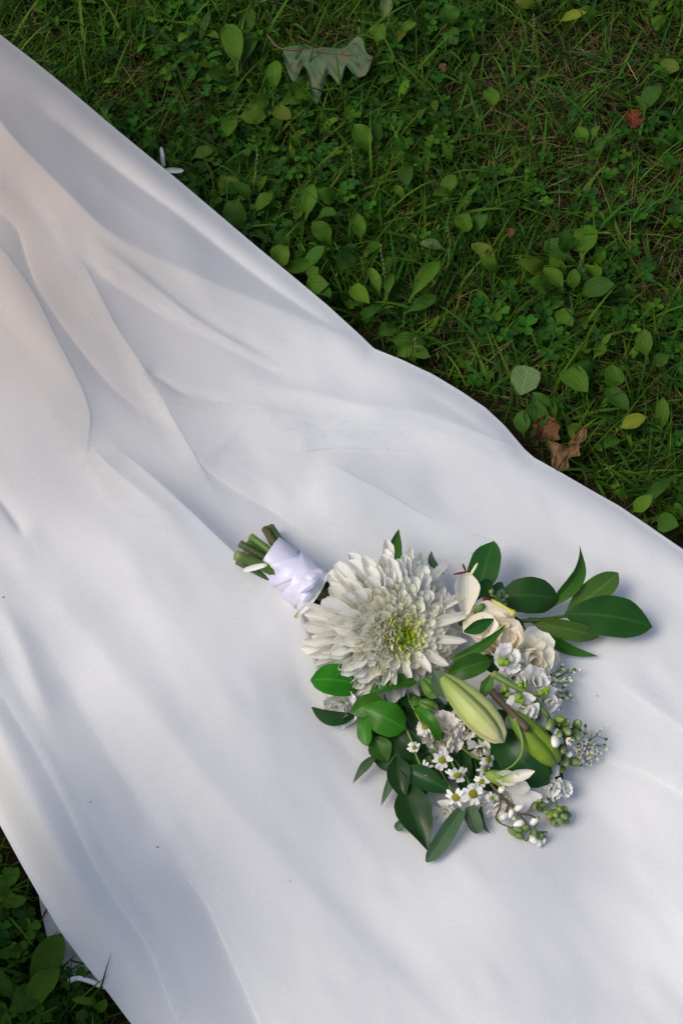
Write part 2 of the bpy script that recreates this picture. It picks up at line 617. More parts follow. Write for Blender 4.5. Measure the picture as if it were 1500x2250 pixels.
# doubled sheer layers whose fading white also paints the lit side of each fold: (line, side +1 above/right -1 below/left, reach px, density)
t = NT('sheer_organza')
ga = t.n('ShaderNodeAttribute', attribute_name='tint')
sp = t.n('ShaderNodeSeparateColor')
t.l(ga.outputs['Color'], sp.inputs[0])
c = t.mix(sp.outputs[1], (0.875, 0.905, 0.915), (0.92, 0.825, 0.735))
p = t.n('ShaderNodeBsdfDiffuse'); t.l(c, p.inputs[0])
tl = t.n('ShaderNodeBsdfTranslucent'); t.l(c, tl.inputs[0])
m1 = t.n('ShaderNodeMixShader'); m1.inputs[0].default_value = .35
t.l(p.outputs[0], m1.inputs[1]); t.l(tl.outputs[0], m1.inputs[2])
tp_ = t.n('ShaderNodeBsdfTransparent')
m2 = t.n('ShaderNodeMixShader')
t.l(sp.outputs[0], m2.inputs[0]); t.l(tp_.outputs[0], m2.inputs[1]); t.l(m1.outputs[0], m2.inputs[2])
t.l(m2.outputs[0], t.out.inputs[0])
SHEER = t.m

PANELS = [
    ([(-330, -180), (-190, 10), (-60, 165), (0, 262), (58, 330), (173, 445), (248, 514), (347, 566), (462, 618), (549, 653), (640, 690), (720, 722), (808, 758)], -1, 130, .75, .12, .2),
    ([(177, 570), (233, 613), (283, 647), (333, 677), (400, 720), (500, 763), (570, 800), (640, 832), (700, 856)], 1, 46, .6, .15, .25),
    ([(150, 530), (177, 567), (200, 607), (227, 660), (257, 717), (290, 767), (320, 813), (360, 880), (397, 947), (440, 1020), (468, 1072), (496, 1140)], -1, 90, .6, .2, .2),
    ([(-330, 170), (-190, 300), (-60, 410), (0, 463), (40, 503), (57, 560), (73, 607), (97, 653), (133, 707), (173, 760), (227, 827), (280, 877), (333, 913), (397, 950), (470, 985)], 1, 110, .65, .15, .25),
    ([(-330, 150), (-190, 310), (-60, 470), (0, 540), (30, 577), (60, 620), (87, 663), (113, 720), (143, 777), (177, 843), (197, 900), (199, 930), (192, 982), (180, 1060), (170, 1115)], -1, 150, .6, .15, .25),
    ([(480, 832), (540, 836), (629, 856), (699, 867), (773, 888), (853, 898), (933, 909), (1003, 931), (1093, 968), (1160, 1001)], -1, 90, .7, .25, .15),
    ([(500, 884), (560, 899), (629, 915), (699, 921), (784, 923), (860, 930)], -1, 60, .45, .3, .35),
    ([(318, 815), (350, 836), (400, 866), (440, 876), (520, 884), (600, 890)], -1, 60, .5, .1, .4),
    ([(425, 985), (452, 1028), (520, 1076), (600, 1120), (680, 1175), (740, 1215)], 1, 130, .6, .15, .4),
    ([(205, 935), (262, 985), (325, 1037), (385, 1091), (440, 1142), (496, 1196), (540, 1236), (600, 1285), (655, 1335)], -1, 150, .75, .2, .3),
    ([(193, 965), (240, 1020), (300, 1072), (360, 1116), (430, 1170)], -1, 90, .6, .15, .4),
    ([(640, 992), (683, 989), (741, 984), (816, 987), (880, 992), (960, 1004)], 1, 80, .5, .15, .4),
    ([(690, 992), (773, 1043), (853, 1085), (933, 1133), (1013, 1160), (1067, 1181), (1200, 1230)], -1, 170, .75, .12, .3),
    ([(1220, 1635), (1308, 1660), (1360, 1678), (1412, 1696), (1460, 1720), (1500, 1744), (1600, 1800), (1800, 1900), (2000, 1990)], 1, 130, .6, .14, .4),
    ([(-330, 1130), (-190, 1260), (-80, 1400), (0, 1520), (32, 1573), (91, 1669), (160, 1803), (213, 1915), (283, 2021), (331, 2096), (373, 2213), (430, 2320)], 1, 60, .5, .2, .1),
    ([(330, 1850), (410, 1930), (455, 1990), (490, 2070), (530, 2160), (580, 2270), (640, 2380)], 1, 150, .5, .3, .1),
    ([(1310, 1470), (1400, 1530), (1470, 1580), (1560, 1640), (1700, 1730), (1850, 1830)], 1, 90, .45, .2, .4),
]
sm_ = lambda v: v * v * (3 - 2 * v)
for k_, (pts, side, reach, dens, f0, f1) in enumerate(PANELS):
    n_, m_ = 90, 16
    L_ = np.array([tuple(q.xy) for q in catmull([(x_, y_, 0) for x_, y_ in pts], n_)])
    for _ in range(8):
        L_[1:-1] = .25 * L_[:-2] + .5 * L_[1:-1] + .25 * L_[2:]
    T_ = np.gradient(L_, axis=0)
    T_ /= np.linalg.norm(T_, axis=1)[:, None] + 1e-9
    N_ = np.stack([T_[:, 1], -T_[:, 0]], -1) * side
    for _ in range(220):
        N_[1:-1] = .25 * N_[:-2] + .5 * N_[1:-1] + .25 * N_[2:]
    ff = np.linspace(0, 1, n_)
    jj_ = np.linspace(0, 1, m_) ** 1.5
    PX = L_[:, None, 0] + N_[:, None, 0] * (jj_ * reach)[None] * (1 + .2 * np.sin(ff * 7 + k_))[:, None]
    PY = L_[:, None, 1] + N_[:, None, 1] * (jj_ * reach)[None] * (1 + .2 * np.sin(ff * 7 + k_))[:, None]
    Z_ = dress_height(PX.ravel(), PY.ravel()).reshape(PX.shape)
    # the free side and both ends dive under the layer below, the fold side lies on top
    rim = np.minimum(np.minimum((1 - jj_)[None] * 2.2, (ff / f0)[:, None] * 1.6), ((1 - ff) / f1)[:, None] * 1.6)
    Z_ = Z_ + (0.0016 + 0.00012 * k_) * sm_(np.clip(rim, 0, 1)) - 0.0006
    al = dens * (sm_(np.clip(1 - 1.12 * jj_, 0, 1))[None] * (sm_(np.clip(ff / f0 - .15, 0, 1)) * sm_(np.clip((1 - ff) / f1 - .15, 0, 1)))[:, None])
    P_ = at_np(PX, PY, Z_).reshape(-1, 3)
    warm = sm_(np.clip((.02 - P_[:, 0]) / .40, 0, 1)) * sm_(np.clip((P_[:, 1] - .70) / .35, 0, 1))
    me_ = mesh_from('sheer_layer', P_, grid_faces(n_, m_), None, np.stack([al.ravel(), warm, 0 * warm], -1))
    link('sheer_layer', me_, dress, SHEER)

# lining that peeps out under the near edge, with its pale rolled hem
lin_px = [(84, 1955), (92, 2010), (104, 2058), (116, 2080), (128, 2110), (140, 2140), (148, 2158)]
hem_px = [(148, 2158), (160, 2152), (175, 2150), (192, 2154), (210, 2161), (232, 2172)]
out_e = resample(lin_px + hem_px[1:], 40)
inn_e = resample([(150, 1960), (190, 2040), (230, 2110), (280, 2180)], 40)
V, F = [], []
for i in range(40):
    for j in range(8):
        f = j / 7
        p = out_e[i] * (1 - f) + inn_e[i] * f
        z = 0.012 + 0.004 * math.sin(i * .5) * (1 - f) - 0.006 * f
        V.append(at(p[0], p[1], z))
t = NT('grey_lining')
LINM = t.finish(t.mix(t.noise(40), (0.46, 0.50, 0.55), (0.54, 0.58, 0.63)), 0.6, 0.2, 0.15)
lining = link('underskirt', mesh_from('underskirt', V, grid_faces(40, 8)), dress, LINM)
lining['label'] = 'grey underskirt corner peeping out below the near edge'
b = MB()
hp = catmull([at(x, y, 0.0165) for x, y in hem_px], 16)
b.tube(hp, [0.0008] + [0.0022] * 14 + [0.0008], 6)
t = NT('hem_white')
HEMM = t.finish(t.mix(t.noise(200), (0.74, 0.77, 0.80), (0.82, 0.84, 0.86)), 0.5, 0.3, 0.1)
b.build('hem', HEMM, lining)
# fine rolled hem along both edges of the train
b = MB()
b.tube([Vector(p) + Vector((0, 0, 0.0006)) for p in W[300:-30:3, 0]], 0.0008, 5)
b.build('rolled_hem', ORG, dress)
# ================================================================== GROUND
t = NT('soil')
n1 = t.noise(14, 6)
n2 = t.noise(160, 5)
c = t.ramp(n1, [(0.30, (0.010, 0.008, 0.004)), (0.55, (0.022, 0.016, 0.008)), (0.75, (0.045, 0.030, 0.016))])
c = t.mix(t.math('MULTIPLY', n2, 0.6), c, (0.020, 0.022, 0.008))
SOIL = t.finish(c, 0.95, 0.05, 0, t.bump(n2, 0.9, 0.006))
g = 60
vx = np.concatenate([[-60, -20, -6, -2.5], np.linspace(-1.2, 1.2, 90), [2.5, 6, 20, 60]])
vy = np.concatenate([[-60, -20, -6, -2], np.linspace(-0.2, 2.6, 100), [4, 8, 20, 60]])
X, Y = np.meshgrid(vx, vy, indexing='ij')
Z = np.where((abs(X) < 1.3) & (Y > -.3) & (Y < 2.7), 0.004 * lattice(X * 1000, Y * 1000, 60, 3) - 0.006, -0.006)
ii, jj = np.meshgrid(np.arange(len(vx) - 1), np.arange(len(vy) - 1), indexing='ij')
m = len(vy)
q = np.stack([ii * m + jj, (ii + 1) * m + jj, (ii + 1) * m + jj + 1, ii * m + jj + 1], -1).reshape(-1, 4)
ground = link('ground', mesh_from('ground', np.stack([X, Y, Z], -1).reshape(-1, 3), q), None, SOIL)
tag(ground, 'dark brown soil under the grass', 'ground', kind='structure')


def plant_mat(name, transl=0.25, rough=0.5, spec=0.35, veins=0.0):
    t = NT(name)
    a = t.n('ShaderNodeAttribute', attribute_name='tint')
    u, v = t.uv()
    c = t.mix(t.math('MULTIPLY', t.noise(120, 3), 0.5), a.outputs['Color'], t.hsv(a.outputs['Color'], v=0.55))
    nrm = None
    if veins:
        w = t.math('SINE', t.math('MULTIPLY', t.math('ABSOLUTE', t.math('SUBTRACT', u, 0.5)), 40.0))
        c = t.mix(t.math('MULTIPLY', t.math('MAXIMUM', w, 0.0), 0.10), c, t.hsv(c, v=1.35))
        nrm = t.bump(w, veins, 0.0008)
    return t.finish(c, rough, spec, transl, nrm)


GRASSM = plant_mat('grass_blades', 0.35, 0.6, 0.14)
CLOVERM = plant_mat('clover_leaflets', 0.28, 0.7, 0.10)
STRAWM = plant_mat('dry_straw', 0.10, 0.8, 0.15)
WEEDM = plant_mat('plantain_leaf', 0.30, 0.58, 0.16, veins=0.22)
DEADM = plant_mat('dead_leaf', 0.12, 0.8, 0.15, veins=0.25)

GREENS = np.array([(0.038, 0.115, 0.007), (0.056, 0.140, 0.008), (0.082, 0.155, 0.010), (0.030, 0.098, 0.009), (0.105, 0.155, 0.013), (0.040, 0.120, 0.015)])
X0, X1, Y0, Y1 = -0.72, 0.80, 0.12, 2.05


def scatter(n, lush=None, thin=None, margin=True):
    x = RNG.uniform(X0, X1, n)
    y = RNG.uniform(Y0, Y1, n)
    keep = ~inside_foot(x, y)
    for ox, oy in ((.012, 0), (-.004, .008), (.008, .010), (.018, .006), (-.010, -.011)):
        keep &= ~inside_foot(x + ox, y + oy)
    px, py = px_np(np.stack([x, y, 0 * x], -1))
    inn = (px > -260) & (px < 1760) & (py > -330) & (py < 2600)
    keep &= inn | (RNG.random(n) < 0.25)
    dry = dryness(x, y)
    if lush is not None:
        keep &= RNG.random(n) < np.clip(1.15 - dry * lush, 0.06, 1)
    if thin is not None:
        keep &= RNG.random(n) < np.clip(0.10 + dry * thin, 0, 1)
    return x[keep], y[keep], dry[keep]


# bare, dry patches seen in the photograph (px, py, radius px, amount)
DRY = [(340, 215, 110, .9), (1340, 140, 170, 1.0), (1050, 95, 120, .55), (1460, 590, 120, .9), (1120, 215, 150, .5), (40, 60, 90, .6), (740, 70, 90, .5),
       (1120, 940, 120, .6), (1300, 420, 160, .55), (1010, 750, 120, .4), (1430, 880, 120, .5), (560, 330, 90, .3), (1250, 300, 160, .5), (1090, 600, 90, .3), (930, 330, 140, .35)]


def dryness(x, y):
    px, py = px_np(np.stack([x, y, 0 * x], -1))
    d = 0.16 + 0.16 * lattice(px, py, 90, 21) + 0.10 * lattice(px, py, 40, 22)
    for a, b, r, k in DRY:
        d = d + k * np.exp(-((px - a) ** 2 + (py - b) ** 2 * 1.4) / r ** 2)
    return np.clip(d, 0, 1)


def strips(x, y, length, width, az, lean, droop, tint, segs=4, z0=-0.004, taper=0.9, wob=0.0):
    """curved tapering blades, all in one array"""
    n = len(x)
    dirx, diry = np.cos(az), np.sin(az)
    sx, sy = -diry, dirx
    tw = RNG.uniform(-.9, .9, n)
    Vs, Us = [], []
    px_, pz_ = np.zeros(n), np.zeros(n)
    ang = lean.copy()                                     # from vertical
    st = length / segs
    side = RNG.normal(0, wob, n) if wob else np.zeros(n)
    off = np.zeros(n)
    for i in range(segs + 1):
        f = i / segs
        wdt = width * (1 - f ** 1.7 * taper) * (0.7 + 0.6 * min(f * 3, 1) * .5)
        cx = x + dirx * px_ + sx * off
        cy = y + diry * px_ + sy * off
        cz = np.maximum(z0 + pz_, 0.0012 + 0.002 * f)
        if i < segs:
            hw = wdt / 2
            tz = np.sin(tw) * hw
            Vs += [np.stack([cx + sx * hw * np.cos(tw), cy + sy * hw * np.cos(tw), cz + tz], -1),
                   np.stack([cx - sx * hw * np.cos(tw), cy - sy * hw * np.cos(tw), cz - tz], -1)]
            Us += [(0, f), (1, f)]
        else:
            Vs += [np.stack([cx, cy, cz], -1)]
            Us += [(.5, 1)]
        px_ = px_ + np.sin(ang) * st
        pz_ = pz_ + np.cos(ang) * st
        ang = ang + droop / segs
        off = off + side * st
    k = len(Vs)
    V = np.stack(Vs, 1).reshape(-1, 3)
    base = (np.arange(n) * k)[:, None]
    F = []
    for i in range(segs - 1):
        a = 2 * i
        F.append(np.concatenate([base + a, base + a + 1, base + a + 3], 1))
        F.append(np.concatenate([base + a, base + a + 3, base + a + 2], 1))
    a = 2 * (segs - 1)
    F.append(np.concatenate([base + a, base + a + 1, base + a + 2], 1))
    F = np.concatenate(F, 0)
    U = np.tile(np.array(Us, dtype=np.float32), (n, 1))
    C = np.repeat(tint, k, axis=0)
    return V, F, U, C


def tints(n, pal, s=0.22):
    c = pal[RNG.integers(0, len(pal), n)] * RNG.uniform(1 - s * 1.5, 1 + s, (n, 1)) * .92
    return c * RNG.uniform(0.93, 1.07, (n, 3)) * np.array([.92, 1.04, .9])


# --- fine grass
x, y, d = scatter(150000, lush=0.75)
n = len(x)
V, F, U, C = strips(x, y, RNG.gamma(6, 0.0055, n).clip(.010, .075), RNG.uniform(.0012, .0030, n), RNG.uniform(0, 6.28, n),
                    RNG.uniform(.1, 1.15, n), RNG.uniform(.2, 1.6, n), tints(n, GREENS, .3), wob=.15)
x, y, d = scatter(16000, lush=0.7)
n = len(x)
V2, F2, U2, C2 = strips(x, y, RNG.uniform(.025, .080, n), RNG.uniform(.0024, .0050, n), RNG.uniform(0, 6.28, n),
                        RNG.uniform(.35, 1.2, n), RNG.uniform(.2, 1.3, n), tints(n, GREENS * np.array([1.0, 1.05, 1.3]), .25), segs=6, wob=.12)
grass = link('grass', mesh_from('grass', np.concatenate([V, V2]), np.concatenate([F, F2 + len(V)]), np.concatenate([U, U2]), np.concatenate([C, C2])), None, GRASSM)
tag(grass, 'short green lawn grass around the white dress', 'grass', kind='stuff')

# --- straw and dead blades lying low
x, y, d = scatter(60000, thin=1.0)
n = len(x)
STRAW = np.array([(0.15, 0.095, 0.045), (0.20, 0.14, 0.07), (0.09, 0.055, 0.028), (0.12, 0.085, 0.03), (0.25, 0.18, 0.10)])
V, F, U, C = strips(x, y, RNG.uniform(.012, .045, n), RNG.uniform(.0005, .0014, n), RNG.uniform(0, 6.28, n), RNG.uniform(.9, 1.55, n), RNG.uniform(-.2, .35, n),
                    tints(n, STRAW * np.array([1.09, .96, 1.1]), .4), z0=0.001, taper=.6, wob=.25)
straw = link('dry_grass', mesh_from('dry_grass', V, F, U, C), None, STRAWM)
tag(straw, 'thin tan straw and dead grass lying between the green blades', 'dry grass', kind='stuff')


# --- clover and other small round leaves
def leaflets(x, y, h, size, az, tilt, tint, shape):
    """shape: outline (k,2) with length along +y starting at the origin"""
    n = len(x)
    k = len(shape)
    sx, sy = shape[:, 0][None] * size[:, None], shape[:, 1][None] * size[:, None]
    cup = np.abs(shape[:, 0])[None] * size[:, None] * 0.45
    lz = sy * np.sin(tilt)[:, None] + cup
    ly = sy * np.cos(tilt)[:, None]
    ca, sa = np.cos(az)[:, None], np.sin(az)[:, None]
    V = np.stack([x[:, None] + sx * sa + ly * ca, y[:, None] - sx * ca + ly * sa, h[:, None] + lz], -1).reshape(-1, 3)
    base = (np.arange(n) * k)[:, None]
    F = np.concatenate([np.concatenate([base, base + i, base + i + 1], 1) for i in range(1, k - 1)], 0)
    U = np.tile(np.stack([shape[:, 0] + .5, shape[:, 1]], -1).astype(np.float32), (n, 1))
    return V, F, U, np.repeat(tint, k, axis=0)


HEART = np.array([(0, 0), (.30, .22), (.47, .55), (.42, .85), (.22, 1.0), (0, .88), (-.22, 1.0), (-.42, .85), (-.47, .55), (-.30, .22)])
OVAL = np.array([(0, 0), (.22, .15), (.34, .42), (.28, .74), (0, 1.0), (-.28, .74), (-.34, .42), (-.22, .15)])
x, y, d = scatter(26000, lush=1.0)
cl = lattice(x * 1000, y * 1000, 85, 31)
k = cl > -0.45
x, y = x[k], y[k]
n = len(x)
h = RNG.uniform(.004, .022, n)
sz = RNG.uniform(.0040, .0105, n)
az0 = RNG.uniform(0, 6.28, n)
tn = tints(n, np.array([(0.030, 0.110, 0.012), (0.042, 0.128, 0.013), (0.028, 0.095, 0.018), (0.060, 0.135, 0.012)]), .3)
parts = [leaflets(x, y, h, sz * RNG.uniform(.85, 1.1, n), az0 + j * 2.094 + RNG.uniform(-.2, .2, n), RNG.uniform(-.35, .45, n), tn * RNG.uniform(.85, 1.15, (n, 1)), HEART) for j in range(3)]
V = np.concatenate([p[0] for p in parts]); offs = np.cumsum([0] + [len(p[0]) for p in parts])
clover = link('clover', mesh_from('clover', V, np.concatenate([p[1] + o for p, o in zip(parts, offs)]), np.concatenate([p[2] for p in parts]), np.concatenate([p[3] for p in parts])), None, CLOVERM, smooth=False)
tag(clover, 'patches of small three-leaved clover in the lawn', 'clover', kind='stuff')

# --- loose small broad weed leaves filling the lawn
x, y, d = scatter(15000, lush=1.15)
cl = lattice(x * 1000, y * 1000, 70, 37)
k = cl > -0.25
x, y = x[k], y[k]
n = len(x)
tn = tints(n, np.array([(0.052, 0.138, 0.008), (0.072, 0.156, 0.010), (0.040, 0.114, 0.010), (0.100, 0.160, 0.014)]), .3)
az = RNG.uniform(0, 6.28, n)
nu, nv = 5, 3
L = RNG.gamma(4, .0045, n).clip(.007, .042); Wd = L * RNG.uniform(.18, .50, n)
tilt = RNG.uniform(.0, 1.15, n); bend = RNG.uniform(-.3, 1.7, n)
hh = RNG.uniform(.003, .018, n)
Vs, Us = [], []
cx = np.zeros(n); cz = np.zeros(n); a = tilt.copy()
for i in range(nu):
    f = i / (nu - 1)
    wdt = Wd * (math.sin(math.pi * min(f * .93 + .05, 1)) ** .7 if i < nu - 1 else 0.03)
    for j in range(nv):
        s = (j - 1) / 2 * wdt
        Vs.append(np.stack([x + np.cos(az) * cx - np.sin(az) * s, y + np.sin(az) * cx + np.cos(az) * s, hh + cz + abs(s) * .35], -1))
        Us.append((j / 2, f))
    cx = cx + np.cos(a) * L / nu; cz = cz + np.sin(a) * L / nu; a = a - bend / nu
V = np.stack(Vs, 1); V[..., 2] = np.maximum(V[..., 2], .002)
kk = nu * nv
base = (np.arange(n) * kk)[:, None]
F = np.concatenate([np.concatenate([base + i * nv + j, base + (i + 1) * nv + j, base + (i + 1) * nv + j + 1, base + i * nv + j + 1], 1) for i in range(nu - 1) for j in range(nv - 1)], 0)
weeds = link('ground_cover', mesh_from('ground_cover', V.reshape(-1, 3), F, np.tile(np.array(Us, dtype=np.float32), (n, 1)), np.repeat(tn, kk, axis=0)), None, WEEDM)
tag(weeds, 'small broad weed leaves scattered through the lawn', 'ground cover', kind='stuff')
# ================================================================== BOUQUET
def leaf_mat(name, col, under, rough=0.36, transl=0.14, spec=0.30):
    t = NT(name)
    u, v = t.uv()
    c = t.mix(t.math('MULTIPLY', t.noise(70, 4), 0.7), tuple(x * 1.12 for x in col), tuple(x * 0.68 for x in col))
    d = t.math('ABSOLUTE', t.math('SUBTRACT', u, 0.5))
    rib = t.ramp(d, [(0.0, (1, 1, 1)), (0.05, (0, 0, 0))])
    c = t.mix(t.math('MULTIPLY', rib, 0.6), c, tuple(min(1, x * 1.9 + .01) for x in col))
    w = t.math('SINE', t.math('ADD', t.math('MULTIPLY', d, 70.0), t.math('MULTIPLY', v, 5.0)))
    c = t.mix(t.math('MULTIPLY', t.math('MAXIMUM', w, 0.0), 0.06), c, tuple(x * 1.5 for x in col))
    geo = t.n('ShaderNodeNewGeometry')
    c = t.mix(geo.outputs['Backfacing'], c, under)
    c = t.hsv(c, v=t.maprange(t.rand(), 0.78, 1.18), h=t.maprange(t.rand(), .49, .512))
    nrm = t.bump(t.math('ADD', t.math('MULTIPLY', w, .10), t.math('MULTIPLY', t.noise(260, 2), .5)), 0.25, 0.0005)
    return t.finish(c, rough, spec, transl, nrm)


LEAF = {
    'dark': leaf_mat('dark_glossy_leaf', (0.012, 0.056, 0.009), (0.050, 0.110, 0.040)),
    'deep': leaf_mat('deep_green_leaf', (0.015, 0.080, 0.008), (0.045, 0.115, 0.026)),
    'mid': leaf_mat('mid_green_leaf', (0.034, 0.125, 0.010), (0.065, 0.150, 0.030)),
    'bright': leaf_mat('bright_green_leaf', (0.034, 0.180, 0.005), (0.070, 0.200, 0.026), transl=0.25),
    'grey': leaf_mat('grey_green_leaf', (0.062, 0.122, 0.055), (0.085, 0.145, 0.080), rough=0.55),
    'olive': leaf_mat('olive_leaf', (0.060, 0.140, 0.016), (0.095, 0.170, 0.045), rough=0.5),
}
PROF = {
    'ruscus': ([0, .06, .2, .38, .52, .68, .82, .92, .97, 1], [.10, .34, .74, .97, 1, .95, .74, .40, .14, .0]),
    'lance': ([0, .1, .28, .45, .65, .82, .94, 1], [.12, .50, .92, 1, .78, .44, .15, 0]),
    'oval': ([0, .08, .25, .5, .75, .9, .97, 1], [.12, .45, .85, 1, .90, .60, .30, .05]),
    'strap': ([0, .1, .4, .7, .9, 1], [.5, .75, 1, .95, .75, .15]),
    'plantain': ([0, .12, .22, .34, .5, .68, .84, .94, 1], [.16, .14, .30, .74, .98, 1, .76, .38, .03]),
}


def leaf_mesh_world(B, T, W, roll=0.0, fold=0.22, arch=0.08, side=0.0, shape='ruscus', nu=11, nv=5, wave=0.0, twist=0.0, up=None):
    B, T = Vector(B), Vector(T)
    ax = T - B
    L = ax.length
    a = ax / L
    n = (up if up is not None else (CAM - (B + T) * .5)).normalized()
    n = n - a * n.dot(a)
    n = n.normalized() if n.length > 1e-6 else a.orthogonal().normalized()
    n = Matrix.Rotation(roll, 3, a) @ n
    s = a.cross(n)
    xs, ys = PROF[shape]
    V, U = [], []
    ph = random.uniform(0, 6)
    for i in range(nu):
        f = i / (nu - 1)
        w = float(np.interp(f, xs, ys)) * W
        q = Matrix.Rotation(twist * (f - .3), 3, a)
        nn, ss = q @ n, q @ s
        c = B + ax * f + nn * (arch * L * math.sin(math.pi * f)) + ss * (side * L * math.sin(math.pi * f))
        for j in range(nv):
            u = j / (nv - 1) - .5
            e = abs(u) * 2
            h = fold * W * (e ** 1.4) * .5 * min(1, w / W * 1.2) + wave * W * math.sin(f * 15 + ph + u * 3) * e
            V.append(c + ss * (u * w) + nn * h)
            U.append((j / (nv - 1), f))
    return V, grid_faces(nu, nv), U


BQ = surf(620, 1250, 0.0)
bouquet = empty('bouquet', BQ)
tag(bouquet, 'hand-tied bridal bouquet of white flowers and green leaves lying on the dress', 'bouquet')
BQ_INV = Matrix.Translation(-BQ)


def part(o, parent=None):
    """a part of the bouquet (or of one of its flowers); geometry is given in place"""
    if parent is None:
        o.parent = bouquet
        o.matrix_parent_inverse = BQ_INV
    else:
        o.parent = parent
    return o


def pt(p):
    return surf(p[0], p[1], p[2])


def bleaf(b, tp, wpx, mat='dark', **kw):
    B, T = pt(b), pt(tp)
    W = wpx * m_per_px((B + T) * .5)
    kw.setdefault('wave', random.uniform(.012, .03))
    kw.setdefault('side', random.uniform(-.05, .05))
    kw.setdefault('twist', random.uniform(-.5, .5))
    kw.setdefault('fold', random.uniform(.2, .45))
    kw.setdefault('arch', random.uniform(.06, .16))
    V, F, U = leaf_mesh_world(B, T, W, nu=14, nv=7, **kw)
    return part(link('leaf', mesh_from('leaf', V, F, U), None, LEAF[mat]))


# --- stems that run through the handle
def stem_mat(name, a, b, c):
    t = NT(name)
    u, v = t.uv()
    col = t.mix(t.noise(90, 4), a, b)
    col = t.mix(t.ramp(v, [(0.0, (1, 1, 1)), (0.05, (0, 0, 0))]), col, c)
    col = t.hsv(col, v=t.maprange(t.rand(), .8, 1.2))
    return t.finish(col, 0.5, 0.35, 0, t.bump(t.noise(500, 2), .3, .0006))


STEM = stem_mat('stem_green', (0.060, 0.110, 0.022), (0.035, 0.070, 0.016), (0.12, 0.11, 0.05))
STEMB = stem_mat('stem_brown', (0.090, 0.080, 0.022), (0.045, 0.050, 0.018), (0.10, 0.06, 0.025))
STEML = stem_mat('stem_light', (0.120, 0.210, 0.040), (0.085, 0.165, 0.028), (0.22, 0.26, 0.10))
STEMX = stem_mat('stem_woody', (0.110, 0.075, 0.045), (0.060, 0.040, 0.026), (0.10, 0.06, 0.03))


def bstem(pts, rpx, mat, name='stem', n=7, k=10, taper=1.0):
    P = catmull([pt(p) for p in pts], k)
    r = rpx * m_per_px(P[0])
    b = MB()
    rr = [r * (1 + (taper - 1) * i / (k - 1)) for i in range(k)]
    rr[0] *= 1.08
    b.tube(P, rr, n)
    return part(b.build(name, mat))


for pts, r, mt in [
    ([(518, 1220, .020), (575, 1243, .020), (690, 1302, .022), (790, 1352, .03)], 11, STEML),
    ([(520, 1233, .007), (575, 1262, .008), (690, 1318, .012), (780, 1370, .02)], 7, STEM),
    ([(527, 1194, .012), (582, 1226, .016), (690, 1296, .02), (790, 1345, .03)], 8, STEM),
    ([(551, 1179, .017), (592, 1210, .021), (690, 1290, .024), (790, 1330, .03)], 8, STEML),
    ([(545, 1190, .008), (588, 1220, .010), (690, 1300, .012), (790, 1360, .02)], 7, STEM),
    ([(583, 1162, .013), (612, 1206, .018), (700, 1282, .022), (800, 1335, .03)], 9, STEMB),
    ([(594, 1158, .010), (625, 1200, .014), (705, 1276, .020), (800, 1325, .03)], 9, STEM),
    ([(535, 1210, .006), (590, 1240, .008), (690, 1310, .010), (790, 1370, .015)], 8, STEMB),
    ([(690, 1270, .012), (740, 1300, .012), (800, 1340, .02)], 9, STEM),
    ([(700, 1300, .030), (745, 1318, .030), (800, 1350, .035)], 8, STEMB),
    ([(690, 1325, .012), (730, 1345, .012), (790, 1375, .015)], 9, STEMB),
]:
    bstem(pts, r, mt)

# --- satin ribbon
t = NT('lavender_satin')
c = t.mix(t.noise(30, 2), (0.62, 0.62, 0.77), (0.70, 0.70, 0.84))
c = t.hsv(c, v=t.maprange(t.rand(), .88, 1.08))
RIB = t.finish(c, 0.36, 0.45, 0.05, t.bump(t.noise(160, 3), 0.10, .001), sheen=0.15)
pR0, pR1 = pt((596, 1224, .0150)), pt((688, 1301, .0165))
axR = (pR1 - pR0).normalized()
nR = Vector((0, 0, 1)); nR = (nR - axR * nR.dot(axR)).normalized()
sR = axR.cross(nR)
LR = (pR1 - pR0).length
rR = 47 * m_per_px(pR0)
ribbon = None


def sleeve(f0, f1, tilt, dr, ph, twist=0.0, wr=0.0):
    V, U = [], []
    nu, nv = 9, 40
    for i in range(nu):
        g = i / (nu - 1)
        for k in range(nv):
            a = 2 * math.pi * k / nv
            f = f0 + (f1 - f0) * g + tilt * math.sin(a + ph)
            r = rR * (1.0 - 0.07 * (f - .3) + 0.03 * math.sin(2 * a + 1)) + dr - 0.0005 * (g ** 8 + (1 - g) ** 8)
            r += wr * math.sin(9 * a + 6 * g + ph) * math.sin(math.pi * g) + wr * .6 * math.sin(5 * a - 9 * g)
            V.append(pR0 + axR * (f * LR) + nR * (r * .96 * math.cos(a)) + sR * (r * math.sin(a)))
            U.append((k / nv, g))
    return V, grid_faces(nu, nv, True), U


V, F, U = sleeve(-.07, .66, .07, 0.0000, 0.4, wr=.0002)
ribbon = part(link('ribbon', mesh_from('ribbon', V, F, U), None, RIB))
for f0, f1, tl, dr, ph in [(.20, .62, .24, .0013, 2.6), (.48, .98, .22, .0026, 0.3), (.74, 1.06, .12, .0038, 3.0)]:
    V, F, U = sleeve(f0, f1, tl, dr, ph, wr=.00032)
    part(link('ribbon_wrap', mesh_from('ribbon_wrap', V, F, U), None, RIB), ribbon)
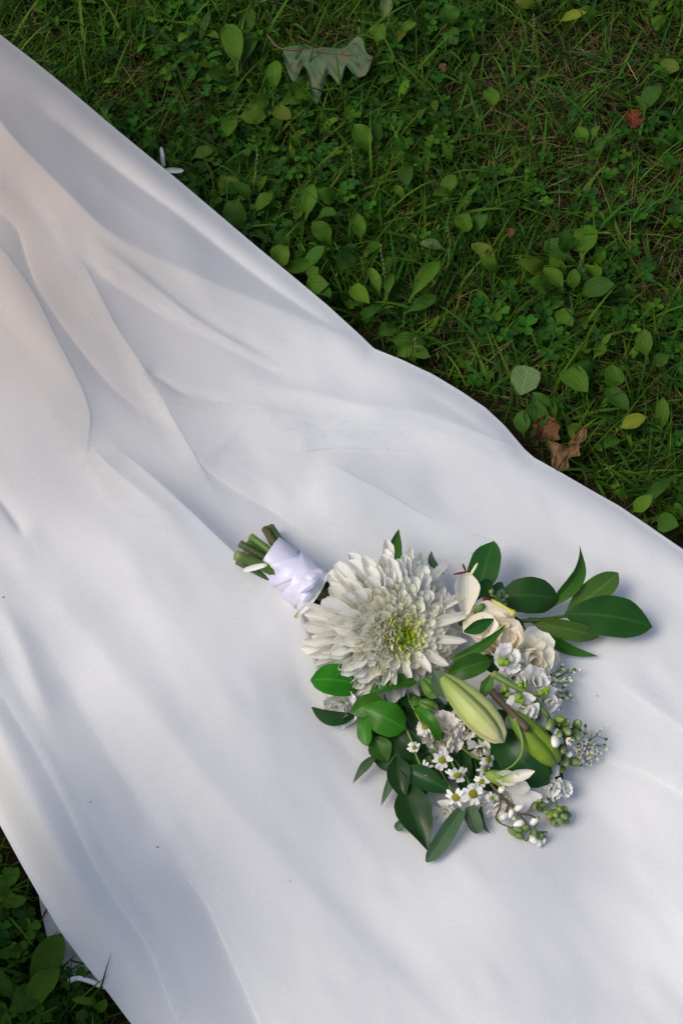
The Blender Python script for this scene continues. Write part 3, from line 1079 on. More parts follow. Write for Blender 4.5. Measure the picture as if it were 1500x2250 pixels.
# knot and crumpled tucks at the flower end
for pts, w, ar in [([(672, 1262, .040), (700, 1284, .046)], 24, .3), ([(660, 1300, .044), (704, 1270, .046)], 18, .35), ([(690, 1255, .036), (722, 1276, .030)], 22, .2), ([(664, 1322, .034), (690, 1282, .044)], 22, .25), ([(680, 1275, .046), (694, 1292, .048)], 18, .5)]:
    B, T = pt(pts[0]), pt(pts[1])
    V, F, U = leaf_mesh_world(B, T, w * m_per_px(B), shape='strap', fold=-.6, arch=ar, wave=.10, nu=9, nv=7)
    part(link('ribbon_tuck', mesh_from('ribbon_tuck', V, F, U), None, RIB), ribbon)


# --- petals
def petal_mat(name, base, tip, rough=0.55, transl=0.22, lo=0.1, hi=0.6, vary=.06, spec=.25, streak=.12, sss=0.0):
    t = NT(name)
    u, v = t.uv()
    c = t.mix(t.ramp(v, [(lo, (0, 0, 0)), (hi, (1, 1, 1))]), base, tip)
    w = t.math('SINE', t.math('MULTIPLY', u, 42.0))
    c = t.mix(t.math('MULTIPLY', t.math('MAXIMUM', w, 0.0), streak), c, t.hsv(c, v=.82, s=1.2))
    c = t.hsv(c, v=t.maprange(t.rand(), 1 - vary * 1.6, 1 + vary * .5))
    nrm = t.bump(w, .18, .0004)
    return t.finish(c, rough, spec, transl, nrm, sss=sss)


MUM_CORE = petal_mat('mum_core_petal', (0.22, 0.38, 0.012), (0.48, 0.62, 0.04), lo=.0, hi=1)
MUM_MID = petal_mat('mum_inner_petal', (0.62, 0.70, 0.10), (0.91, 0.92, 0.52), lo=.1, hi=1.0, transl=.38, sss=.35, streak=.06)
MUM_OUT = petal_mat('mum_cream_petal', (0.94, 0.94, 0.50), (0.955, 0.95, 0.80), lo=.05, hi=.75, transl=.38, streak=.04, sss=.35)
MUM_WHITE = petal_mat('mum_white_petal', (0.94, 0.935, 0.70), (0.955, 0.95, 0.875), lo=.0, hi=.5, transl=.38, streak=.04, sss=.35)
CREAM = petal_mat('cream_petal', (0.92, 0.88, 0.66), (0.94, 0.91, 0.80), lo=.0, hi=.8, transl=.35)
PEACH = petal_mat('peach_petal', (0.93, 0.84, 0.62), (0.94, 0.86, 0.69), lo=.0, hi=.9, transl=.35)
WHITE = petal_mat('white_petal', (0.62, 0.70, 0.34), (0.84, 0.84, 0.82), lo=.0, hi=.45)
BLUSH = petal_mat('blush_white_petal', (0.86, 0.82, 0.66), (0.91, 0.89, 0.85), lo=.0, hi=.7)
DAISYP = petal_mat('daisy_petal', (0.80, 0.80, 0.66), (0.86, 0.86, 0.84), lo=.0, hi=.5)


def petal_mesh(name, mat, shape='spoon', curl=0.6, channel=0.25, nu=8, nv=3, ruffle=0.0, seed=0, notch=0.0):
    """unit petal: length 1 along +Y, width 1 along X, upper side +Z"""
    r = random.Random(seed)
    prof = {'spoon': ([0, .2, .5, .75, .92, 1], [.40, .55, .84, 1, .92, .42]),
            'quill': ([0, .3, .6, .85, .95, 1], [.5, .7, .9, 1, .7, .1]),
            'broad': ([0, .15, .4, .65, .85, 1], [.25, .5, .86, 1, .92, .45]),
            'fan': ([0, .15, .4, .7, .9, 1], [.16, .28, .55, .88, 1, .86]),
            'long': ([0, .15, .4, .6, .88, 1], [.40, .6, .92, 1, .74, .16])}[shape]
    V, U = [], []
    y = z = 0.0
    ang = -0.25 * curl
    for i in range(nu):
        f = i / (nu - 1)
        w = float(np.interp(f, *prof))
        for j in range(nv):
            u = j / (nv - 1) - .5
            e = abs(u) * 2
            rz = ruffle * (math.sin(u * 17 + seed * 2.3 + f * 3) * .5 + math.sin(u * 31 + seed) * .3) * f ** 1.5
            ny, nz = -math.sin(ang), math.cos(ang)
            h = channel * w * e * e * .5 + rz
            yy = -notch * (r.random()) * (1 if i == nu - 1 else 0)
            V.append((u * w, y + ny * h + yy, z + nz * h))
            U.append((j / (nv - 1), f))
        st = 1.0 / (nu - 1)
        y += math.cos(ang) * st
        z += math.sin(ang) * st
        ang += curl / (nu - 1) * (0.4 + 1.2 * f)
    me = mesh_from(name, V, grid_faces(nu, nv), U)
    me.materials.append(mat)
    me.polygons.foreach_set('use_smooth', [True] * len(me.polygons))
    return me


def frame(pos, y, z, sx, sy, sz):
    y = y.normalized()
    z = (z - y * z.dot(y)).normalized()
    x = y.cross(z)
    m = Matrix(((x.x * sx, y.x * sy, z.x * sz, pos.x), (x.y * sx, y.y * sy, z.y * sz, pos.y), (x.z * sx, y.z * sy, z.z * sz, pos.z), (0, 0, 0, 1)))
    return m


def put(me, parent, M, name='petal'):
    o = bpy.data.objects.new(name, me)
    COL.objects.link(o)
    o.parent = parent
    o.matrix_basis = M
    return o


# --- the big chrysanthemum
mumC = pt((852, 1392, .020))
toC = (CAM - mumC).normalized()
camR, camU = Vector((1, 0, 0)), Vector((0, CT, ST))
axM = (toC + camR * .46 - camU * .05).normalized()
uM = axM.orthogonal().normalized(); vM = axM.cross(uM)
calyx = simple_mat('mum_receptacle', (0.90, 0.90, 0.70), .7, .2, .2)
b = MB(); b.ball(mumC, .036, axM, .72, 18, 10)
mum = part(b.build('chrysanthemum', calyx))
mum['label'] = 'large shaggy white chrysanthemum with yellow-green centre'
S = m_per_px(mumC)
mumset = {k: [petal_mesh('petal', m, sh, cu, ch, seed=i, nu=9, nv=4) for i, (sh, cu, ch) in enumerate(v)] for k, m, v in [
    ('core', MUM_CORE, [('quill', .9, .5), ('quill', 1.3, .5)]),
    ('mid', MUM_MID, [('spoon', .9, .45), ('spoon', 1.3, .5), ('quill', .6, .5)]),
    ('out', MUM_OUT, [('spoon', .3, .3), ('spoon', .9, .35), ('spoon', .0, .3), ('spoon', 1.2, .35)]),
    ('white', MUM_WHITE, [('long', -.2, .35), ('spoon', .3, .4), ('spoon', -.6, .35), ('long', -.8, .4), ('spoon', .6, .4)])]}
NP = 300
for i in range(NP):
    f = (i + .5) / NP
    az = i * 2.399963 + random.uniform(-.25, .25)
    rad = uM * math.cos(az) + vM * math.sin(az)
    # petals to the upper and left side of the picture spread longer and flatter
    longer = max(0, rad.dot((camU * .62 - camR * .78).normalized()))
    th = math.radians(10 + 86 * f ** 0.5 + random.uniform(-8, 8))
    L = (21 + 58 * f ** 0.75 + longer * 34 * f ** 2) * S * random.uniform(.86, 1.1)
    Wd = (12 + 19 * f ** .5) * S * random.uniform(.85, 1.2)
    g = f ** .5
    pos = mumC + rad * (.038 * g ** 1.2) + axM * (.034 * math.sqrt(max(0, 1 - g * g * .96)) - .006)
    d = axM * math.cos(th) + rad * math.sin(th)
    z = axM * math.sin(th) - rad * math.cos(th)
    z = Matrix.Rotation(random.uniform(-.4, .4), 3, d) @ z
    key = 'core' if f < .045 else 'mid' if f < .16 else 'out' if f < .55 else 'white'
    me = random.choice(mumset[key])
    put(me, mum, frame(pos, d, z, Wd, L, L))
# short petals packed in between, too many to pick apart
vs_, fs_, us_, o_ = [], [], [], 0
for i in range(560):
    f = .06 + .92 * (i + .5) / 560
    az = i * 2.399963 + 1.1 + random.uniform(-.25, .25)
    rad = uM * math.cos(az) + vM * math.sin(az)
    th = math.radians(12 + 84 * f ** 0.5 + random.uniform(-10, 10))
    L = (17 + 50 * f ** 0.75) * S * random.uniform(.8, 1.12)
    g = f ** .5
    pos = mumC + rad * (.038 * g ** 1.2) + axM * (.034 * math.sqrt(max(0, 1 - g * g * .96)) - .007)
    dd = axM * math.cos(th) + rad * math.sin(th)
    zz = Matrix.Rotation(random.uniform(-.5, .5), 3, dd) @ (axM * math.sin(th) - rad * math.cos(th))
    M_ = np.array(frame(pos, dd, zz, (11 + 15 * g) * S, L, L))
    me = random.choice(mumset['out' if f < .4 else 'white'])
    co = np.empty(len(me.vertices) * 3, np.float32); me.vertices.foreach_get('co', co)
    vs_.append(co.reshape(-1, 3) @ M_[:3, :3].T + M_[:3, 3])
    fs_ += [tuple(k + o_ for k in q) for q in grid_faces(9, 4)]
    us_ += [(j / 3, r / 8) for r in range(9) for j in range(4)]
    o_ += 36
pk = part(link('packed_petals', mesh_from('packed_petals', np.concatenate(vs_), fs_, us_), None, MUM_WHITE), mum)
pk['kind'] = 'stuff'
# long loose outer petals that reach up and left
for (tx, ty, tz), L0 in [((905, 1204, .045), 60), ((925, 1212, .03), 70), ((886, 1218, .05), 60), ((823, 1231, .02), 90), ((775, 1249, .02), 95), ((800, 1262, .03), 80), ((845, 1240, .03), 80), ((948, 1244, .03), 60),
                         ((664, 1322, .035), 110), ((668, 1350, .025), 110), ((668, 1408, .015), 105), ((676, 1440, .014), 95), ((690, 1462, .012), 90), ((984, 1240, .04), 70), ((1022, 1302, .04), 90), ((1026, 1350, .04), 90), ((1025, 1408, .035), 85),
                         ((806, 1500, .03), 85), ((838, 1508, .035), 85), ((870, 1506, .035), 90), ((905, 1490, .04), 80), ((946, 1478, .04), 80), ((985, 1462, .035), 80), ((700, 1395, .03), 100), ((690, 1378, .03), 100)]:
    T = pt((tx, ty, tz))
    d = (T - mumC).normalized()
    B = mumC + d * .018 + axM * .006
    L = (T - B).length
    put(random.choice(mumset['white'][:4]), mum, frame(B, T - B, toC + Vector((random.uniform(-.4, .4), random.uniform(-.4, .4), 0)), 21 * S * random.uniform(.8, 1.2), L, L * .9))


# --- generic ruffled or cupped flower
def flower(name, px, R, axis, layers, meshes, core=None, h=0.2, jit=.25, label=None):
    c = pt(px)
    s = m_per_px(c)
    ax = axis.normalized()
    u = ax.orthogonal().normalized(); v = ax.cross(u)
    b = MB(); b.ball(c - ax * R * s * .15, R * s * .26, ax, 1.0, 9, 6)
    f_ = part(b.build(name, core or STEML))
    if label: f_['label'] = label
    k = 0
    for n, th, ln, wd, mk in layers:
        a0 = random.uniform(0, 6.28)
        for i in range(n):
            az = a0 + 2 * math.pi * i / n + random.uniform(-jit, jit)
            rad = u * math.cos(az) + v * math.sin(az)
            t_ = math.radians(th + random.uniform(-9, 9))
            d = ax * math.cos(t_) + rad * math.sin(t_)
            z = ax * math.sin(t_) - rad * math.cos(t_)
            me = meshes[mk][k % len(meshes[mk])]
            k += 1
            put(me, f_, frame(c + rad * R * s * .10, d, z, wd * R * s * random.uniform(.9, 1.1), ln * R * s * random.uniform(.9, 1.1), ln * R * s))
    return f_


CAM_AX = lambda r, u: (toC + camR * r + camU * u).normalized()
ruffW = {'a': [petal_mesh('petal', WHITE, 'fan', .7, .3, 7, 7, .10, i, .08) for i in range(4)],
         'b': [petal_mesh('petal', WHITE, 'fan', -.3, .2, 7, 7, .10, 5 + i, .08) for i in range(3)]}
ruffB = {'a': [petal_mesh('petal', BLUSH, 'fan', .8, .3, 7, 7, .12, i, .12) for i in range(4)],
         'b': [petal_mesh('petal', BLUSH, 'fan', -.2, .2, 7, 7, .12, 6 + i, .12) for i in range(3)]}
roseC = {'a': [petal_mesh('petal', CREAM, 'broad', 1.5, .9, 8, 7, .02, i) for i in range(3)],
         'b': [petal_mesh('petal', CREAM, 'broad', .6, .7, 8, 7, .03, i + 4) for i in range(3)],
         'c': [petal_mesh('petal', CREAM, 'broad', -.7, .5, 8, 7, .03, i + 8) for i in range(3)]}
roseP = {'a': [petal_mesh('petal', PEACH, 'broad', 1.5, .9, 8, 7, .02, i) for i in range(3)],
         'b': [petal_mesh('petal', PEACH, 'broad', .6, .7, 8, 7, .03, i + 4) for i in range(3)],
         'c': [petal_mesh('petal', PEACH, 'broad', -.7, .5, 8, 7, .03, i + 8) for i in range(3)]}

# roses at the right, seen from the side
flower('rose', (1148, 1454, .022), 68, CAM_AX(.45, .10), [(3, 8, .8, .8, 'a'), (4, 24, .95, .95, 'a'), (5, 46, 1.0, 1.15, 'b'), (5, 72, 1.0, 1.15, 'c')], roseC, label='cream rose behind the white stock florets')
flower('rose', (1092, 1410, .028), 58, CAM_AX(.25, .2), [(3, 8, .8, .8, 'a'), (4, 28, .95, 1.0, 'a'), (5, 52, 1.0, 1.15, 'b'), (4, 74, 1.0, 1.1, 'c')], roseP, label='peach rose between chrysanthemum and cream rose')

# open lily: broad cream petals with stamens
b = MB(); b.tube(catmull([pt((1010, 1372, .02)), pt((1040, 1345, .035)), pt((1062, 1330, .045))], 6), [.002, .0035, .004, .004, .0035, .002], 8)
lily = part(b.build('lily', STEML))
lily['label'] = 'open cream lily with yellow stigma and red anthers'
lilp = [petal_mesh('petal', CREAM, 'long', .5, .5, 10, 7, .03, i) for i in range(3)] + [petal_mesh('petal', CREAM, 'broad', .9, .7, 10, 7, .03, 8)]
for bs, tp, w, m, rl in [((1020, 1352, .040), (1018, 1256, .052), 62, 3, .35), ((1022, 1362, .035), (1112, 1352, .040), 74, 0, -.1), ((1016, 1380, .035), (1092, 1374, .045), 60, 1, -.3), ((1022, 1370, .03), (1104, 1402, .034), 58, 2, .2)]:
    B, T = pt(bs), pt(tp)
    L = (T - B).length
    z = Matrix.Rotation(rl, 3, (T - B).normalized()) @ toC
    put(lilp[m], lily, frame(B, T - B, z, w * S, L * 1.05, L * .7))
YEL = simple_mat('stigma_yellow', (0.55, 0.50, 0.12), 0.5, .3, .1)
RED = simple_mat('anther_red', (0.13, 0.022, 0.012), 0.7, .2, 0)
PALE = simple_mat('filament_pale', (0.66, 0.70, 0.45), 0.5, .3, .2)
b = MB(); P = catmull([pt((1078, 1319, .058)), pt((1102, 1331, .062)), pt((1126, 1348, .062))], 9)
b.tube(P, [.0016] * 6 + [.0018, .0026, .0030], 7); b.ball(P[-1], .0034, P[-1] - P[-2], .8, 8, 6)
part(b.build('stigma', YEL), lily)
for p0, p1, m, r, nm in [((1058, 1313, .062), (1078, 1318, .062), RED, .0013, 'anther'), ((1016, 1239, .062), (1023, 1256, .058), RED, .0010, 'anther'), ((1033, 1264, .058), (1049, 1237, .066), PALE, .0013, 'filament'), ((996, 1262, .056), (1028, 1256, .056), RED, .0009, 'anther')]:
    b = MB(); P = catmull([pt(p0), pt(p1)], 5); b.tube(P, [r * .6, r, r, r * .9, r * .4], 6)
    part(b.build(nm, m), lily)

# --- lily buds
def bud_mat(name, g, y, tip):
    t = NT(name)
    u, v = t.uv()
    c = t.ramp(v, [(0.0, g), (0.35, tuple(.5 * a + .5 * b_ for a, b_ in zip(g, y))), (0.75, y), (1.0, tip)])
    rib = t.math('ABSOLUTE', t.math('SINE', t.math('MULTIPLY', u, math.pi * 3)))
    c = t.mix(t.ramp(rib, [(0.0, (1, 1, 1)), (0.40, (0, 0, 0))]), c, tuple(a * .7 for a in g))
    fine = t.math('SINE', t.math('MULTIPLY', u, 120.0))
    c = t.mix(t.math('MULTIPLY', t.noise(60, 3), .25), c, tuple(a * .9 for a in g))
    return t.finish(c, .45, .35, .12, t.bump(fine, .18, .0005))


LB1 = bud_mat('lily_bud_skin', (0.24, 0.34, 0.07), (0.58, 0.62, 0.24), (0.76, 0.70, 0.40))
LB2 = bud_mat('green_bud_skin', (0.085, 0.20, 0.015), (0.20, 0.30, 0.018), (0.13, 0.23, 0.03))


def lily_bud(b0, t0, R, mat, roll, label, split=.1):
    B, T = pt(b0), pt(t0)
    ax = (T - B); L = ax.length; a = ax / L
    n = (toC - a * toC.dot(a)).normalized(); s = a.cross(n)
    r0 = R * m_per_px(B)
    V, U = [], []
    nu, nv = 22, 36
    for i in range(nu):
        f = i / (nu - 1)
        r = r0 * float(np.interp(f, [0, .06, .2, .42, .62, .8, .92, .98, 1], [.30, .48, .72, .93, 1, .88, .62, .36, .04]))
        for k in range(nv):
            ph = 2 * math.pi * k / nv
            lob = abs(math.sin(1.5 * (ph + roll)))
            rr = r * (0.64 + 0.40 * min(1, lob * 1.1) ** .6)
            yy = B + ax * (f + (split * (lob - .6) * f ** 6)) + n * (0.05 * L * math.sin(math.pi * f))
            V.append(yy + n * rr * math.cos(ph) + s * rr * math.sin(ph))
            U.append(((ph + roll) / (2 * math.pi), f))
    o = part(link('lily_bud', mesh_from('lily_bud', V, grid_faces(nu, nv, True), U), None, mat))
    o['label'] = label
    return o


lily_bud((972, 1488, .058), (1102, 1626, .052), 38, LB1, .75, 'large pale yellow-green lily bud with ribbed sides')
lily_bud((1120, 1566, .050), (1222, 1680, .036), 31, LB2, .4, 'slim bright green lily bud on a brown stem', .03)
bleaf((1055, 1600, .046), (1060, 1632, .044), 26, 'olive', shape='lance')
bstem([(1062, 1500, .040), (1090, 1532, .046), (1125, 1568, .052), (1158, 1602, .060)], 8, STEMX)
bstem([(1130, 1580, .056), (1146, 1620, .056), (1146, 1655, .052), (1128, 1680, .046), (1108, 1692, .042)], 5, STEML, name='tendril', taper=.3)

# --- unopened green buds below the chrysanthemum
for b0, t0, R, lab in [((928, 1492, .045), (962, 1530, .042), 21, 'plump green carnation bud under the chrysanthemum'), ((920, 1542, .036), (958, 1562, .034), 17, 'smaller green carnation bud')]:
    o = lily_bud(b0, t0, R, bud_mat('carnation_bud', (0.065, 0.16, 0.018), (0.10, 0.22, 0.03), (0.62, 0.66, 0.42)), .3, lab)
    o.name = 'flower_bud'

# --- leaves traced from the photograph: base, tip, width
for a in [
    # around the chrysanthemum, lower left
    ((792, 1506, .018), (682, 1494, .016), 72, 'bright', dict(fold=.18, arch=.10, shape='oval')),
    ((780, 1574, .012), (684, 1553, .008), 40, 'dark', dict(roll=-.5, shape='ruscus')),
    ((772, 1566, .020), (842, 1538, .030), 48, 'bright', dict(shape='oval', arch=.12)),
    ((915, 1500, .030), (812, 1524, .026), 44, 'mid', dict(roll=.55, shape='oval', fold=.5)),
    ((800, 1556, .028), (890, 1602, .030), 76, 'bright', dict(shape='oval', fold=-.25, arch=.14)),
    ((808, 1560, .022), (806, 1640, .018), 40, 'bright', dict(shape='oval', roll=.7)),
    ((822, 1618, .016), (852, 1676, .010), 54, 'mid', dict(shape='lance')),
    ((826, 1660, .012), (775, 1721, .006), 22, 'grey', dict(shape='lance', roll=.3)),
    ((876, 1682, .012), (836, 1772, .006), 24, 'grey', dict(shape='lance', roll=.5)),
    ((872, 1662, .016), (890, 1762, .012), 54, 'dark', dict(shape='lance')),
    ((880, 1690, .018), (1000, 1742, .018), 52, 'dark', dict(shape='lance', fold=.4)),
    ((893, 1722, .014), (942, 1872, .007), 80, 'dark', dict(shape='lance', fold=.45, arch=.06, wave=.03)),
    ((1014, 1780, .016), (936, 1894, .006), 38, 'grey', dict(shape='strap', arch=.05, fold=.4)),
    ((1032, 1772, .014), (1050, 1832, .006), 36, 'grey', dict(shape='strap')),
    ((1056, 1772, .012), (1076, 1832, .005), 16, 'dark', dict(shape='lance', side=.15)),
    ((886, 1800, .010), (872, 1826, .004), 22, 'grey', dict(shape='oval')),
    ((846, 1600, .016), (930, 1668, .014), 60, 'dark', dict(shape='oval')),
    ((880, 1640, .012), (950, 1690, .010), 64, 'deep', dict(shape='oval')),
    # above the chrysanthemum
    ((856, 1282, .016), (876, 1162, .018), 34, 'mid', dict(shape='lance', roll=.3, fold=.4)),
    ((974, 1262, .022), (948, 1210, .014), 18, 'grey', dict(shape='lance', side=-.15)),
    ((1040, 1322, .026), (1084, 1188, .030), 72, 'deep', dict(shape='ruscus', fold=.22, arch=.08, roll=-.25)),
    ((1042, 1310, .034), (1078, 1276, .036), 36, 'deep', dict(shape='oval')),
    ((1062, 1322, .022), (1104, 1280, .020), 30, 'grey', dict(shape='ruscus')),
    # the branch to the right
    ((1096, 1312, .034), (1226, 1316, .028), 82, 'deep', dict(shape='oval', fold=-.25, arch=.12)),
    ((1200, 1338, .022), (1272, 1196, .032), 38, 'mid', dict(shape='lance', fold=.5, roll=.35, side=.10)),
    ((1244, 1352, .020), (1358, 1259, .020), 58, 'olive', dict(shape='ruscus', fold=.3, roll=-.3)),
    ((1240, 1348, .026), (1432, 1378, .014), 90, 'deep', dict(shape='ruscus', fold=.14, arch=.05)),
    ((1160, 1358, .022), (1316, 1400, .010), 46, 'olive', dict(shape='ruscus', fold=.3, roll=.4)),
    ((1180, 1372, .018), (1314, 1442, .007), 34, 'mid', dict(shape='lance', side=.07, roll=.7)),
    ((1102, 1352, .026), (1162, 1406, .018), 36, 'dark', dict(shape='lance')),
    ((1092, 1300, .032), (1112, 1318, .034), 30, 'grey', dict(shape='oval')),
    # middle
    ((1018, 1388, .044), (1086, 1359, .046), 30, 'deep', dict(shape='lance', roll=.2)),
    ((988, 1450, .044), (1112, 1370, .050), 24, 'mid', dict(shape='lance', side=.08)),
    ((1078, 1452, .040), (982, 1482, .042), 52, 'mid', dict(shape='oval', fold=.3)),
    ((1064, 1440, .034), (1104, 1470, .032), 46, 'dark', dict(shape='oval')),
    ((952, 1476, .056), (998, 1540, .054), 50, 'grey', dict(shape='lance', fold=.25)),
    ((1078, 1482, .046), (1058, 1545, .040), 28, 'olive', dict(shape='lance', twist=1.0)),
    ((912, 1556, .036), (966, 1628, .030), 26, 'bright', dict(shape='strap', arch=.3, side=-.12)),
    ((900, 1548, .034), (925, 1535, .034), 22, 'olive', dict(shape='lance')),
    # low right, under the green bud
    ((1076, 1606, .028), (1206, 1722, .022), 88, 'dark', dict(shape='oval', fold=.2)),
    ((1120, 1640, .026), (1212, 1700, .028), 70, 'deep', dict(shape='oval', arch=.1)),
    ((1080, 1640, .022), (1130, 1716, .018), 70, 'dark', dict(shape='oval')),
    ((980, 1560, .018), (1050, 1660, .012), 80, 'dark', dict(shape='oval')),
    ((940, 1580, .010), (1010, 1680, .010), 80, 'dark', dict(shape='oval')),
    ((760, 1310, .020), (712, 1296, .024), 26, 'mid', dict(shape='lance')),
    ((775, 1330, .026), (716, 1310, .028), 30, 'olive', dict(shape='lance')),
]:
    bleaf(a[0], a[1], a[2], a[3], **a[4])
bstem([(1120, 1366, .024), (1180, 1362, .024), (1250, 1352, .024)], 5, STEM, taper=.7)
# under-layer of shaded leaves and stems that carry the flowers
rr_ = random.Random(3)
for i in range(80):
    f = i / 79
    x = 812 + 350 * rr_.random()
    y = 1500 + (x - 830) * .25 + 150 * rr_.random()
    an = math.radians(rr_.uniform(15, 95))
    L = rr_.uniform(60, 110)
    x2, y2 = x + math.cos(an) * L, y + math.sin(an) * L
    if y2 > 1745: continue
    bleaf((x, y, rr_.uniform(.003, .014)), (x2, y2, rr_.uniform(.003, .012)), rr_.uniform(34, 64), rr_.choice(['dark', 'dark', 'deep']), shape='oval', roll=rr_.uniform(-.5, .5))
for i in range(9):
    x = rr_.uniform(830, 1040); y = rr_.uniform(1500, 1560)
    bstem([(x, y, .012), (x + 50, y + 70, .016), (x + 90 + rr_.uniform(-20, 30), y + 150, .014)], rr_.uniform(3.5, 6), STEM, taper=.7)

# --- white carnations between the buds and a hidden one at the left
flower('carnation', (968, 1612, .020), 52, CAM_AX(.0, -.2), [(5, 8, .7, .7, 'a'), (7, 26, .9, .8, 'a'), (8, 48, 1., .85, 'a'), (9, 74, 1., .8, 'b')], ruffB, label='creamy white ruffled carnation below the large lily bud')
flower('carnation', (1020, 1590, .022), 48, CAM_AX(.1, -.3), [(5, 10, .8, .7, 'a'), (7, 34, .9, .8, 'a'), (8, 66, 1., .8, 'b')], ruffB, label='blush white carnation half hidden under the large lily bud')
flower('carnation', (752, 1548, .004), 50, CAM_AX(-.5, -.3), [(5, 10, .7, .7, 'a'), (7, 38, .9, .8, 'a'), (8, 72, .95, .8, 'b')], ruffW, label='white carnation peeping out under the left leaves')
flower('carnation', (1052, 1640, .018), 30, CAM_AX(.1, -.4), [(4, 20, .9, .8, 'a'), (5, 60, 1., .9, 'b')], ruffB)
# --- white stock florets along a light green stem
bstem([(1082, 1480, .050), (1125, 1506, .052), (1163, 1526, .050), (1188, 1554, .046), (1206, 1580, .042)], 8, STEML, taper=.6)
for px, R, ax in [((1112, 1452, .044), 34, CAM_AX(.2, .4)), ((1126, 1488, .038), 34, CAM_AX(.1, -.3)), ((1172, 1500, .038), 36, CAM_AX(.4, .2)), ((1148, 1552, .046), 35, CAM_AX(-.1, -.3)),
                  ((1196, 1540, .034), 32, CAM_AX(.5, -.2)), ((1106, 1522, .030), 32, CAM_AX(-.2, -.1)), ((1178, 1576, .028), 32, CAM_AX(.1, -.2)), ((1116, 1618, .026), 28, CAM_AX(-.1, .0)), ((1140, 1590, .020), 30, CAM_AX(.0, .0)),
                  ((1204, 1694, .020), 24, CAM_AX(.3, .1)), ((1206, 1728, .014), 28, CAM_AX(.2, -.2)), ((1234, 1734, .012), 22, CAM_AX(.5, -.1)), ((1090, 1765, .010), 30, CAM_AX(0, -.4)), ((1060, 1770, .008), 26, CAM_AX(-.2, -.4)), ((980, 1782, .008), 26, CAM_AX(-.2, -.4))]:
    flower('stock_floret', px, R, ax, [(4, 14, .75, .75, 'a'), (5, 42, .95, .95, 'a'), (5, 72, 1.0, 1.0, 'b')], ruffW)
GB = bud_mat('stock_bud_skin', (0.10, 0.19, 0.05), (0.20, 0.29, 0.10), (0.50, 0.55, 0.28))
GB2 = bud_mat('stock_tip_skin', (0.09, 0.19, 0.04), (0.22, 0.30, 0.04), (0.45, 0.42, 0.06))
PISTIL = simple_mat('floret_eye', (0.20, 0.36, 0.03), .5, .3, .1)


def bud_spray(stem_pts, sr, buds, smat, bmat, white=None, label=None, name='bud_spray'):
    """a branching stem with each bud a piece of its own; bud: (px, py, dz, radius px, base px, base py)"""
    b = MB()
    for k, pts in enumerate(stem_pts):
        P = catmull([pt(p) for p in pts], max(5, len(pts) * 3))
        r = sr * m_per_px(P[0]) * (1 if k == 0 else .7)
        b.tube(P, [r * (1 - .5 * i / (len(P) - 1)) for i in range(len(P))], 5)
    main = [pt(p) for pts in stem_pts for p in catmull_px(pts)]
    for x, y, dz, r, *m in buds:
        c = pt((x, y, dz))
        near = min(main, key=lambda q: (q - c).length)
        if (near - c).length < .03:
            b.tube([near, near.lerp(c, .5) + Vector((0, 0, .001)), c], .0005, 4)
    sp = part(b.build(name, smat))
    if label: sp['label'] = label
    for x, y, dz, r, *m in buds:
        c = pt((x, y, dz))
        near = min(main, key=lambda q: (q - c).length)
        d = (c - near)
        d = d.normalized() if d.length > 1e-5 else Vector((.4, -.4, .8)).normalized()
        d = (d + toC * random.uniform(-.2, .5) + Vector((random.uniform(-.4, .4), random.uniform(-.4, .4), 0))).normalized()
        R = r * m_per_px(c)
        q = MB()
        q.ball(c, R * .82, d, 1.75, 8, 6, lump=.22)
        part(q.build('bud', (white if (m and m[0] == 'w') else GB2 if (m and m[0] == 'y') else bmat)), sp)
    return sp


def catmull_px(pts):
    P = catmull(pts, len(pts) * 4)
    return [tuple(p) for p in P]


t = NT('white_bud_skin')
u, v = t.uv()
WB = t.finish(t.mix(t.ramp(v, [(.18, (0, 0, 0)), (.45, (1, 1, 1))]), (0.12, 0.20, 0.06), (0.82, 0.82, 0.78)), .5, .3, .1)
bud_spray([[(1206, 1580, .042), (1225, 1600, .036), (1240, 1625, .030), (1240, 1660, .022), (1236, 1688, .014)], [(1225, 1600, .036), (1250, 1602, .032), (1268, 1596, .026)]], 5,
          [(1208, 1592, .050, 15), (1226, 1582, .046, 12, 'y'), (1241, 1590, .040, 12), (1267, 1592, .032, 13), (1244, 1606, .042, 13), (1264, 1614, .034, 13), (1218, 1628, .046, 14, 'w'), (1236, 1645, .036, 12), (1241, 1670, .026, 13),
           (1259, 1673, .022, 13), (1234, 1690, .016, 11, 'y'), (1252, 1622, .038, 10), (1228, 1612, .046, 10), (1248, 1656, .028, 11, 'w'), (1270, 1672, .018, 9, 'w'), (1225, 1655, .036, 12)], STEML, GB, WB, 'grey-green stock buds beside the slim lily bud')
bud_spray([[(1150, 1690, .022), (1190, 1716, .018), (1212, 1735, .014), (1218, 1757, .012), (1224, 1776, .010)]], 6,
          [(1222, 1786, .014, 11), (1234, 1790, .013, 11), (1212, 1790, .010, 11, 'y'), (1228, 1800, .010, 11), (1240, 1800, .008, 10), (1216, 1803, .006, 10), (1229, 1779, .018, 10, 'y'), (1244, 1788, .008, 9), (1206, 1784, .008, 9), (1236, 1778, .014, 9, 'y')], STEML, GB, WB, 'drooping green stock tip at the lower right')
bud_spray([[(1130, 1730, .018), (1160, 1750, .012), (1180, 1762, .010)]], 5,
          [(1182, 1758, .014, 10), (1174, 1766, .010, 10), (1190, 1766, .009, 10), (1184, 1772, .006, 10, 'y'), (1194, 1757, .010, 9), (1174, 1754, .012, 9), (1183, 1749, .012, 8, 'y')], STEML, GB, WB)
